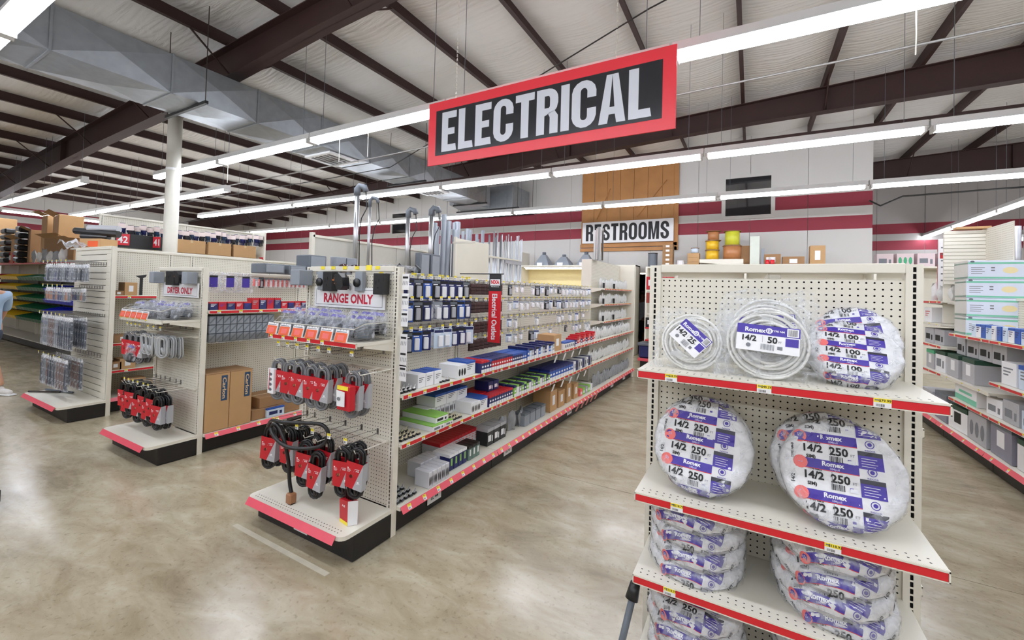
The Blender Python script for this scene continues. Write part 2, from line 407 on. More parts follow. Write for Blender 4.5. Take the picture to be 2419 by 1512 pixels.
# timber panel and the sign on it
WOOD = mat('knotty_pine', (176, 124, 72), 0.6, var=0.22, scale=3)
t = thing('timber_panel', 'tall knotty pine board panel on the white back wall behind the restrooms sign', 'panel', (-3.19, WBY-.02, 0))
for i in range(7):
    MB().cbox(-1.38+i*.394, -1.38+i*.394+.388, -.03, 0, 3.12, 5.5, .003).build('board', WOOD, t)
for z in (2.93, 3.05): MB().cbox(-1.4, 1.4, -.05, 0, z, z+.1, .004).build('rail', WOOD, t)
MB().cbox(1.3, 1.42, -.05, 0, 2.93, 5.5, .004).build('side_rail', WOOD, t)
MB().tube([(-.9, -.036, 3.9), (-.5, -.036, 4.8)], .03, 4, flat=.3).build('brace', WOOD, t)
MB().tube([(.3, -.036, 3.9), (1.1, -.036, 4.9)], .03, 4, flat=.3).build('brace', WOOD, t)
t = thing('restrooms_sign', 'white sign with large black letters RESTROOMS on the timber panel', 'sign', (-3.195, WBY-.105, 3.49))
MB().cbox(-1.315, 1.315, -.02, .02, -.317, .317, .004).build('sign_board', WHITE, t)
RESTROOMS_SIGN = t

# ------------------------------------------------------------------ round column
t = thing('round_column', 'white round steel column rising behind the tall pegboard to the rafter', 'column', (-8.9, 3.52, 0))
MB().cyl((0, 0, 0), (0, 0, 4.62), .105, 20).build('shaft', mat('column_paint', (224, 220, 208), 0.45, var=0.05, scale=4), t, smooth=True)
MB().box(-.16, .16, -.14, .14, 4.62, 4.65).build('cap_plate', STEEL, t)
MB().cyl((0, 0, 3.62), (0, 0, 3.66), .108, 20).build('band', WHITEM, t)

# ------------------------------------------------------------------ duct
t = thing('air_duct', 'long rectangular galvanised air duct hung under the rafters', 'duct', (-7.08, 0, 4.405))
hw, hh = .41, .255
def duct_sec(ya, yb):
    m = MB(); c = .042; ym = (ya+yb)/2
    R = [(-hw, -hh), (hw, -hh), (hw, hh), (-hw, hh)]
    nrm = [(0, -1), (1, 0), (0, 1), (-1, 0)]
    for i in range(4):
        a, b_ = R[i], R[(i+1) % 4]; cx, cz = (a[0]+b_[0])/2+nrm[i][0]*c, (a[1]+b_[1])/2+nrm[i][1]*c
        m.add([(a[0], ya, a[1]), (b_[0], ya, b_[1]), (b_[0], yb, b_[1]), (a[0], yb, a[1]), (cx, ym, cz)], [(0, 1, 4), (1, 2, 4), (2, 3, 4), (3, 0, 4)])
    o = m.build('duct_section', GALV, t)
    m = MB(); g = .012
    for (x0, x1, z0, z1) in ((-hw-g, hw+g, -hh-g, -hh), (-hw-g, hw+g, hh, hh+g), (-hw-g, -hw, -hh, hh), (hw, hw+g, -hh, hh)): m.box(x0, x1, ya-.012, ya+.012, z0, z1)
    m.build('flange', GALV, o)
for i in range(11): duct_sec(-2.0+1.113*i+.13, -2.0+1.113*(i+1)+.13)
for y in (5.35, 8.2):
    d = MB().box(-.36, .36, y-.33, y+.33, -hh-.05, -hh-.014).build('diffuser', WHITEM, t)
    m = MB()
    for k in range(5): m.box(-.26+k*.115, -.2+k*.115, y-.26, y+.26, -hh-.06, -hh-.05)
    m.build('louvre', DARKM, d)
for y in (2.9, 7.35, 9.9):
    b_ = MB().box(-.55, .62, y-.02, y+.02, -hh-.055, -hh-.014).build('hanger_bar', BLACK, t)
    for x in (-.52, .58): MB().tube([(x, y, -hh-.06), (x, y, ROOF(x-7.08)-4.405+.1)], .006, 5).build('hanger_rod', DARKM, b_)
t = thing('plenum_box', 'grey sheet metal air unit hung high at the end of the duct', 'air unit', (-7.2, 11.6, 4.5))
MB().cbox(-1.0, .9, -.55, .55, -.3, .38, .01).build('casing', GALV, t)
MB().add([(-1.0, -.56, -.3), (.1, -.56, -.3), (-1.0, -1.15, -.22), (-.2, -1.15, -.22), (-1.0, -.56, .3), (.1, -.56, .3), (-1, -1.15, .1), (-.2, -1.15, .1)],
         [(0, 2, 3, 1), (4, 5, 7, 6), (1, 3, 7, 5), (0, 4, 6, 2), (2, 6, 7, 3)]).build('transition', GALV, t)
for y in (-.5, .5): MB().box(-1.2, 1.1, y-.03, y+.03, -.36, -.302).build('hanger_bar', BLACK, t)
for x in (-1.15, 1.05):
    for y in (-.5, .5): MB().tube([(x, y, -.36), (x, y, ROOF(x-7.2)-4.5+.1)], .007, 5).build('hanger_rod', DARKM, t)

# ------------------------------------------------------------------ fluorescent strip lights
TUBEM = emis('fluorescent_tube', (255, 255, 255), TUBE, (0.95, 1.0, 1.1))
def light_meshes(L=2.36):
    h = MB().prism([(-.055, .085), (.055, .085), (.06, .012), (.078, .0), (.03, -.012), (-.03, -.012), (-.078, .0), (-.06, .012)], -L/2-.03, L/2+.03, 'x')
    hm = h.mesh('housing', WHITEM)
    tm = MB().cyl((-L/2, 0, 0), (L/2, 0, 0), .021, 8, 0).mesh('tube', TUBEM, True)
    sm = MB().box(-.012, .012, -.07, .07, -.06, .0)
    return hm, tm, sm.mesh('socket', WHITEM)
# the prism above runs along x, its outline lies in (y, z)
HM, TM, SM = light_meshes()
def strip(x, y, label, group, rz=0.0, z=3.76, rods=True):
    t = thing('strip_light', label, 'light', (x, y, z), rz, group)
    link('housing', HM, t)
    for s_ in (-1, 1): link('tube', TM, t, (0, s_*.042, -.037))
    for s_ in (-1.18, 1.18): link('socket', SM, t, (s_, 0, 0))
    if rods:
        ca = math.cos(rz)
        for s_ in (-1.0, 1.0): MB().tube([(s_, 0, .05), (s_, 0, ROOF(x+s_*ca)-z+.18)], .0035, 4).build('hanger_wire', GREYD, t)
ROWS = [('unseen row behind the camera', -5.05, -4, 3), ('unseen row just behind the camera', -2.1, -4, 3), ('row above the front floor', .94, -4, 2), ('row behind the hanging red sign', 3.83, -4, 3), ('row before the dark strut', 6.78, -6, 4), ('row nearest the back wall', 9.75, -8, 5)]  # the two rows behind the camera are unseen, added to light the scene
for nm, y, a, b_ in ROWS:
    for k in range(a, b_):
        strip(-0.63+2.44*(k+.5), y, 'twin tube fluorescent strip, %s along the %s'  % (ordn(k-a+1), nm), 'ceiling strip lights')
for i in range(4): strip(-20.5, -2.0+2.44*i+1.95, 'fluorescent strip running along the maroon striped side wall, %s from the front' % ordn(i+1), 'side wall strip lights', PI/2)
for i in range(3): strip(-19.6+2.44*i+1.2, 3.32, 'fluorescent strip over the coloured bin rack, %s from the side wall' % ordn(i+1), 'bin rack strip lights')
for i in range(4): strip(-20.0+2.44*i+1.3, 5.05, 'fluorescent strip behind the white column, %s from the side wall' % ordn(i+1), 'strip lights behind the column')
for i in range(3): strip(4.75, 12.3+2.44*i+1.2-1.4, 'fluorescent strip over the far right aisle, %s from the near end' % ordn(i+1), 'far aisle strip lights', PI/2)
for i in range(2): strip(6.4, 12.8+2.44*i+.7, 'low fluorescent strip beyond the tall boxed stock, %s along' % ordn(i+1), 'low far strip lights', PI/2, z=3.5)
# more rows over the unseen right-hand floor
for y in (.94, 3.83, 6.78):
    for k in (3, 4): 
        if not (y == 6.78 and k == 3) and not (y == 3.83 and k < 3): strip(-0.63+2.44*(k+.5), y, 'fluorescent strip over the unseen right floor, %s row, %s along' % (ordn(1+int(y/2.9)), ordn(k-2)), 'unseen strip lights')
tag(MB().box(-14, 9, 6.80, 6.84, 3.875, 3.91).build('strut_channel', STEEL), 'long dark steel strut hung above the middle row of lights', 'strut')
tag(MB().tube([(-18, 5.5, 3.98), (-6, 5.5, 4.06), (9, 5.4, 4.3)], .012, 6).build('conduit', mat('grey_conduit', (150, 148, 146), .4, metal=.5)), 'thin grey conduit strung across under the roof between two light rows', 'conduit')
tag(MB().tube([(-20, 6.0, 3.95), (-8, 6.0, 4.0), (-6.2, 6.0, 4.03), (-1, 4.6, 4.75), (1.2, 4.2, 5.0)], .009, 6).build('cable', BLACK), 'black cable sagging from the column side to the roof above the red sign', 'cable')
tag(MB().tube([(-22, 7.4, 3.72), (-14, 7.4, 3.86), (-9, 7.3, 3.8), (-5.6, 7.2, 3.95)], .008, 6).build('cable', BLACK), 'black cable looping behind the light row near the white column', 'cable')
tag(MB().tube([(2.3, 12.28, 3.95), (2.5, 12.3, 3.82), (2.9, 12.4, 4.02), (4.5, 12.4, 4.05), (8, 12.6, 4.1)], .018, 6).build('cable_bundle', BLACK), 'bundle of dark cables draped from the corner of the white back wall', 'cable')
def chain_pts(x, y, z0, z1): return [(x, y, z0+(z1-z0)*i/8) for i in range(9)]
# ------------------------------------------------------------------ hanging ELECTRICAL sign
t = thing('department_sign', 'hanging red and black sign reading ELECTRICAL on two chains', 'sign', (-1.741, 3.39, 3.277))
MB().cbox(-1.221, 1.221, -.006, .006, -.327, .327, .002).build('red_border', mat('sign_red', (224, 50, 62), 0.35, var=0.03), t)
MB().box(-1.12, 1.12, -.009, -.0062, -.232, .232).build('black_field', mat('sign_black', (38, 38, 42), 0.2, var=0.05), t)
# heavy condensed block letters drawn as outlines on a 1-high grid
BL = {
 'E': (.5, [[(0, 0), (.5, 0), (.47, .17), (.21, .17), (.21, .42), (.43, .42), (.43, .58), (.21, .58), (.21, .83), (.49, .83), (.49, 1), (0, 1)]]),
 'L': (.48, [[(0, 0), (.48, 0), (.45, .17), (.21, .17), (.21, 1), (0, 1)]]),
 'T': (.52, [[(.155, 0), (.365, 0), (.365, .83), (.52, .83), (.52, 1), (0, 1), (0, .83), (.155, .83)]]),
 'I': (.21, [[(0, 0), (.21, 0), (.21, 1), (0, 1)]]),
}
def arc(cx, cy, rx, ry, a, b_, n=7): return [(cx+rx*math.cos(math.radians(a+(b_-a)*i/n)), cy+ry*math.sin(math.radians(a+(b_-a)*i/n))) for i in range(n+1)]
def block_letter(mb, ch, ox, fn, h):
    def put(q): mb.add([fn(ox+u*h, (v-.5)*h) for u, v in q], [list(range(len(q)))])
    def strip_(A, B):
        for i in range(len(A)-1): put([A[i], A[i+1], B[i+1], B[i]])
    if ch in BL:
        for q in BL[ch][1]: put(q)
        return BL[ch][0]
    if ch == 'C':
        out = [(.58, .62), (.58, .76)]+arc(.29, .74, .29, .26, 5, 175)+[(0, .5)]+arc(.29, .26, .29, .26, 185, 355)+[(.58, .24), (.58, .4)]
        inn = [(.37, .62), (.37, .76)]+arc(.29, .76, .08, .08, 5, 175)+[(.21, .5)]+arc(.29, .24, .08, .08, 185, 355)+[(.37, .24), (.37, .4)]
        strip_(out, inn); return .58
    if ch == 'R':
        put([(0, 0), (.21, 0), (.21, 1), (0, 1)])
        out = [(.21, 1), (.3, 1)]+arc(.3, .76, .26, .24, 85, 0, 5)+[(.56, .66)]+arc(.4, .6, .14, .12, 0, -80, 4)+[(.21, .4)]
        inn = [(.21, .84), (.3, .84)]+arc(.3, .76, .05, .08, 85, 0, 5)+[(.35, .66)]+arc(.31, .63, .04, .06, 0, -80, 4)+[(.21, .57)]
        strip_(out, inn)
        put([(.35, 0), (.56, 0), (.56, .38), (.47, .5), (.3, .45), (.35, .36)]); return .57
    if ch == 'O':
        out = arc(.29, .74, .29, .26, 0, 180)+[(0, .5)]+arc(.29, .26, .29, .26, 180, 360)+[(.58, .5), (.58, .74)]
        inn = arc(.29, .76, .085, .09, 0, 180)+[(.205, .5)]+arc(.29, .24, .085, .09, 180, 360)+[(.375, .5), (.375, .76)]
        strip_(out, inn); return .58
    if ch == 'S':
        out = [(.56, .66), (.56, .76)]+arc(.28, .74, .28, .26, 5, 180)+[(0, .68), (.03, .6), (.12, .52), (.3, .4), (.36, .33), (.36, .26)]+arc(.28, .24, .08, .08, 0, -180)+[(.2, .37)]
        inn = [(.36, .66), (.36, .76)]+arc(.28, .76, .08, .08, 5, 180)+[(.2, .72), (.22, .67), (.3, .6), (.46, .49), (.54, .4), (.56, .27)]+arc(.28, .26, .28, .26, 0, -180)+[(0, .37)]
        strip_(out, inn); return .56
    if ch == 'M':
        put([(0, 0), (.19, 0), (.19, 1), (0, 1)]); put([(.53, 0), (.72, 0), (.72, 1), (.53, 1)])
        put([(.19, 1), (.19, .62), (.3, 0), (.36, 0), (.36, .3), (.25, 1)]); put([(.53, 1), (.53, .62), (.42, 0), (.36, 0), (.36, .3), (.47, 1)]); return .72
    if ch == 'A':
        put([(0, 0), (.2, 0), (.235, .2), (.285, .8), (.3, 1), (.17, 1)]); put([(.6, 0), (.4, 0), (.365, .2), (.315, .8), (.3, 1), (.43, 1)])
        put([(.225, .18), (.375, .18), (.355, .33), (.245, .33)]); return .6
m = MB(); x = 0
ws = {'E': .5, 'L': .48, 'C': .58, 'T': .52, 'R': .57, 'I': .21, 'A': .6}
H_ = .405; word = 'ELECTRICAL'; tot = sum(ws[c] for c in word)*H_+.06*H_*9; sxw = 2.08/tot
x = 0
for c in word:
    block_letter(m, c, x, (lambda u, v: (-1.04+u*sxw, -.0095, v)), H_); x += (ws[c]+.06)*H_
m.build('lettering', mat('sign_silver', (206, 208, 216), 0.35, var=0.03), t)
m = MB(); ws.update({'O': .58, 'S': .56, 'M': .72}); word = 'RESTROOMS'; H2 = .5; tot = sum(ws[c] for c in word)*H2+.09*H2*8; sxr = 2.4/tot; x = 0
for c in word:
    block_letter(m, c, x, (lambda u, v: (-1.2+u*sxr, -.0235, v)), H2); x += (ws[c]+.09)*H2
m.build('lettering', INK, RESTROOMS_SIGN)
for sx_ in (-.88, .75):
    m = MB(); n = 46; L = ROOF(-1.741+sx_)-3.277-.327
    for i in range(n):
        z = .327+L*i/n; a = (.006, 0) if i % 2 else (0, .006)
        m.tube([(sx_-a[0], -a[1], z-.002), (sx_-a[0]*.6, -a[1]*.6, z+L/n*.6), (sx_+a[0]*.6, a[1]*.6, z+L/n*.6), (sx_+a[0], a[1], z-.002)], .0028, 3)
    stuff(m.build('chain', WIREW, t))
for i, (x, y) in enumerate(((-9.3, 3.83), (-7.7, 3.83), (-4.9, 3.83), (-4.35, 3.83), (.95, 3.83), (-7.0, .87))):
    tag(MB().tube([(x, y-.02, 3.70), (x+.003, y-.02, 3.5), (x, y-.02, 3.36)], .004, 5).build('pull_cord', WIREW), 'white pull cord below the lights behind the red sign, %s from the column' % ordn(i+1) if i < 5 else 'white pull cord hanging from the near corner strip light', 'cord', 'pull cords')
# ================================================================== store fixtures
def peg_mat(name, ax):
    """cream board with quarter-inch holes on an inch grid, for boards too far off to model every hole"""
    m = bpy.data.materials.new(name); m.use_nodes = True; nt = m.node_tree; b = nt.nodes['Principled BSDF']
    tc = nt.nodes.new('ShaderNodeTexCoord'); sp = nt.nodes.new('ShaderNodeSeparateXYZ'); nt.links.new(tc.outputs['Object'], sp.inputs[0])
    sq = []
    for a in ax:
        d = nt.nodes.new('ShaderNodeMath'); d.operation = 'DIVIDE'; d.inputs[1].default_value = 0.0254; nt.links.new(sp.outputs[a], d.inputs[0])
        f = nt.nodes.new('ShaderNodeMath'); f.operation = 'FRACT'; nt.links.new(d.outputs[0], f.inputs[0])
        s_ = nt.nodes.new('ShaderNodeMath'); s_.operation = 'SUBTRACT'; s_.inputs[1].default_value = 0.5; nt.links.new(f.outputs[0], s_.inputs[0])
        p = nt.nodes.new('ShaderNodeMath'); p.operation = 'POWER'; p.inputs[1].default_value = 2; nt.links.new(s_.outputs[0], p.inputs[0]); sq.append(p)
    ad = nt.nodes.new('ShaderNodeMath'); nt.links.new(sq[0].outputs[0], ad.inputs[0]); nt.links.new(sq[1].outputs[0], ad.inputs[1])
    lt = nt.nodes.new('ShaderNodeMath'); lt.operation = 'LESS_THAN'; lt.inputs[1].default_value = 0.0185; nt.links.new(ad.outputs[0], lt.inputs[0])
    mx = nt.nodes.new('ShaderNodeMix'); mx.data_type = 'RGBA'; mx.inputs[6].default_value = lin((223, 218, 203))+(1,); mx.inputs[7].default_value = lin((60, 52, 44))+(1,)
    nt.links.new(lt.outputs[0], mx.inputs[0]); nt.links.new(mx.outputs[2], b.inputs['Base Color']); b.inputs['Roughness'].default_value = 0.6
    return m
PEG = peg_mat('pegboard_far', (0, 2))
_c = {}
def pegboard_mesh(nx, nz):
    """board in the XZ plane with real round holes, nx by nz cells of one inch, dark hollow behind"""
    p = 0.0254; r = 0.0037; m = MB(); base = {}
    for j in range(nz+1):
        for i in range(nx+1): base[i, j] = len(m.v); m.v.append((i*p, 0, j*p))
    ring = [(r*math.cos(2*PI*k/8+PI/8*0), r*math.sin(2*PI*k/8)) for k in range(8)]
    for j in range(nz):
        for i in range(nx):
            cx, cz = (i+.5)*p, (j+.5)*p; h = len(m.v); m.v += [(cx+a, 0, cz+b_) for a, b_ in ring]
            c00, c10, c11, c01 = base[i, j], base[i+1, j], base[i+1, j+1], base[i, j+1]
            for q in ([c10, c11, h+1, h, h+7], [c11, c01, h+3, h+2, h+1], [c01, c00, h+5, h+4, h+3], [c00, c10, h+7, h+6, h+5]): m.f.append(q); m.mi.append(0)
    m.add([(0, .006, 0), (nx*p, .006, 0), (nx*p, .006, nz*p), (0, .006, nz*p)], [(0, 1, 2, 3)], 1)
    return m.mesh('pegboard', [CREAM2, SLOT])
def upright_mesh(h, wd=.05, dp=.045):
    """slotted steel post, slots an inch apart, open to a dark hollow"""
    k = ('up', round(h, 3))
    if k in _c: return _c[k]
    m = MB(); sx = .0048; p = .0254; sh = .0185; n = int((h-.17)/p); z0 = .16
    xs = [-wd/2, -sx, sx, wd/2]
    def q(x0, x1, za, zb, y=0, mi=0): m.add([(x0, y, za), (x1, y, za), (x1, y, zb), (x0, y, zb)], [(0, 1, 2, 3)], mi)
    q(xs[0], xs[1], 0, h); q(xs[2], xs[3], 0, h); q(xs[1], xs[2], 0, z0)
    z = z0
    for i in range(n):
        q(xs[1], xs[2], z, z+p-sh); z += p
    q(xs[1], xs[2], z, h)
    q(xs[1]-.001, xs[2]+.001, z0-.01, z+.01, .008, 1)
    m.add([(-wd/2, 0, 0), (-wd/2, dp, 0), (-wd/2, dp, h), (-wd/2, 0, h), (wd/2, 0, 0), (wd/2, dp, 0), (wd/2, dp, h), (wd/2, 0, h)],
          [(0, 3, 2, 1), (4, 5, 6, 7), (1, 2, 6, 5), (3, 7, 6, 2)])
    _c[k] = m.mesh('upright', [CREAM, SLOT]); return _c[k]
def tag_mesh():
    if 'tag' in _c: return _c['tag']
    m = MB(); f = XZ(-.0006)
    m.box(-.017, .017, -.0005, .0003, -.036, 0, 0)
    rect(m, XZ(-.0008), -.017, .017, -.017, 0, 1); bars(m, XZ(-.0009), -.013, .004, -.031, -.021, 7, 2)
    text(m, '9.79', XZ(-.0009), .006, 2, .02, x=.004, y=-.0075); rect(m, XZ(-.0009), -.014, -.004, -.006, -.003, 2)
    _c['tag'] = m.mesh('price_tag', [WHITE, YELLOW, INK]); return _c['tag']
def shelf(par, x0, x1, yb, yf, z, tags=(), strip=RED, lip=.034, bracket=True, price=None, holes=False, name='shelf'):
    m = MB(); m.box(x0, x1, yf+.004, yb, z-.022, z)
    m.box(x0, x1, yf, yf+.006, z-lip, z+.002)
    m.box(x0, x1, yf-.004, yf, z-.005, z+.001); m.box(x0, x1, yf-.004, yf, z-lip, z-lip+.003)
    m.box(x0, x0+.004, yf-.004, yf, z-lip, z); m.box(x1-.004, x1, yf-.004, yf, z-lip, z)
    if bracket:
        for x in (x0+.004, x1-.007): m.prism([(yb, z-.022), (yf+.06, z-.022), (yf+.06, z-.035), (yb, z-.085)], x, x+.003, 'x')
    if holes:
        n = int((x1-x0)/.026)
        for k in range(1, n):
            for yy in (yf+.025, yf+.05): m.box(x0+k*.026-.003, x0+k*.026+.003, yy-.002, yy+.002, z-.001, z+.0004, 1)
    o = m.build(name, [CREAM, SLOT], par)
    if strip: MB().box(x0+.005, x1-.005, yf-.003, yf-.0005, z-lip+.004, z-.006).build('price_strip', strip, o)
    for i, tx in enumerate(tags):
        if price:
            mm = MB(); mm.box(tx-.022, tx+.022, yf-.006, yf-.0035, z-lip+.001, z-.004, 0); rect(mm, XZ(yf-.0062), tx-.022, tx+.022, z-lip+.017, z-.004, 1)
            text(mm, price[i], XZ(yf-.0064), .0078, 2, .03, x=tx+.006, y=z-.0105); bars(mm, XZ(yf-.0064), tx-.016, tx+.006, z-lip+.004, z-lip+.012, 9, 2)
            rect(mm, XZ(yf-.0064), tx-.019, tx-.008, z-.012, z-.008, 3)
            mm.build('price_tag', [WHITE, YELLOW, INK, GREYINK], o)
        else:
            g = link('price_tag', tag_mesh(), o, (tx, yf-.0045, z-.001)); g.scale = (1, 1, .9)
    return o
def base(par, x0, x1, yb, yf, z=.188, strip=PINK, kx=(0.0, 0.0), tags=(), round_=True, holes=False, kick_in=.085, lip_tilt=True):
    """base deck with rounded front corners, tilted pink price strip and a black kickplate"""
    m = MB(); r = .05 if round_ else .002
    out = [(x0, yb), (x0, yf+r)]+[(x0+r-r*math.cos(a), yf+r-r*math.sin(a)) for a in (.4, .8, 1.2)]+[(x0+r, yf), (x1-r, yf)]+[(x1-r+r*math.cos(a), yf+r-r*math.sin(a)) for a in (1.2, .8, .4)]+[(x1, yf+r), (x1, yb)]
    m.prism(out, z-.026, z, 'z')
    if holes:
        n = int((x1-x0-.12)/.026)
        for k in range(n+1):
            for yy in (yf+.03, yf+.055): m.box(x0+.06+k*.026-.0032, x0+.06+k*.026+.0032, yy-.0032, yy+.0032, z-.001, z+.0004, 1)
    d = m.build('base_deck', [CREAM, SLOT], par)
    if strip:
        xs0, xs1 = x0+r*.7, x1-r*.95
        MB().add([(xs0, yf-.004, z+.002), (xs1, yf-.004, z+.002), (xs1, yf-.03, z-.04), (xs0, yf-.03, z-.04), (xs0, yf-.002, z+.002), (xs1, yf-.002, z+.002), (xs1, yf-.028, z-.041), (xs0, yf-.028, z-.041)],
                 [(0, 3, 2, 1), (4, 5, 6, 7), (2, 3, 7, 6), (0, 4, 7, 3), (1, 2, 6, 5), (0, 1, 5, 4)]).build('price_strip', strip, d)
        for tx in tags:
            link('price_tag', tag_mesh(), d, (tx, yf-.008, z-.003), (-.56, 0, 0))
    MB().cbox(x0+kx[0], x1-kx[1], yf+kick_in, yb, .004, z-.0265, .003).build('kickplate', BLACK, par)
    return d
def hook(par, x, y, z, L=.27, tagged=True, white=False):
    """wire peg hook with a second wire above carrying a price tag"""
    m = MB()
    if white:
        m.tube([(x, y, z), (x, y-L, z), (x, y-L-.012, z+.022)], .0034, 5)
    else:
        m.box(x-.009, x+.009, y-.003, y, z-.03, z+.012); m.tube([(x, y, z-.022), (x, y-L+.03, z-.026), (x, y-L+.018, z-.014)], .0022, 5)
        m.tube([(x, y, z+.003), (x, y-L*.3, z+.012), (x, y-L, z+.016)], .002, 4)
    o = m.build('hook', WIREW if white else WIRE, par)
    if tagged: link('price_tag', tag_mesh(), o, (x, y-L-.002, z+.022))
    return o
GH = 1.822                                              # height of the standard gondola
EY = 2.13                                               # every end display stands with its posts on this line
def end_display(cx, name, label, nx=35, geo=True, hw_=.47, decktop=.188, h=GH, panel='peg'):
    t = thing(name, label, 'end display', (cx, EY, 0))
    for s_ in (-1, 1): link('upright', upright_mesh(h), t, (s_*hw_, 0, 0))
    W = nx*.0254; nz = int((h-.04-decktop)/.0254)
    if panel == 'peg':
        if geo:
            me = pegboard_mesh(nx, nz); link('pegboard', me, t, (-W/2, .012, decktop))
        else:
            MB().box(-W/2, W/2, .012, .02, decktop, h-.03).build('pegboard', PEG, t)
    for s_ in (-1, 1): MB().box(min(s_*hw_-s_*.025, s_*W/2), max(s_*hw_-s_*.025, s_*W/2), .004, .02, decktop, h-.02).build('side_channel', CREAM, t)
    MB().cbox(-hw_+.026, hw_-.026, -.006, .03, h-.035, h+.004, .003).build('top_rail', CREAM, t)
    return t
# ---- frame for things standing on a rotated run
class Fr:
    def __init__(s, o, rz): s.o = Vector(o); s.rz = rz; s.R = Matrix.Rotation(rz, 3, 'Z')
    def __call__(s, x, y, z): return s.o + s.R @ Vector((x, y, z))

# ================================================================== END DISPLAY A: the near one, stacked with cable coils
EA = end_display(.065, 'end_display', 'cream pegboard end display nearest the camera, stacked with white cable coils')
sA = [(1.378, (-.33, -.02, .30), ('$28.79', '$48.29', '$79.99')), (.888, (-.30, .18), ('$118.77', '$118.92')), (.563, (-.32, .2), ('$118.77', '$118.92'))]
for z, tg, pr in sA: shelf(EA, -.46, .46, .012, -.38, z, tg, price=pr, holes=True)
base(EA, -.46, .46, 0, -.40, holes=True)
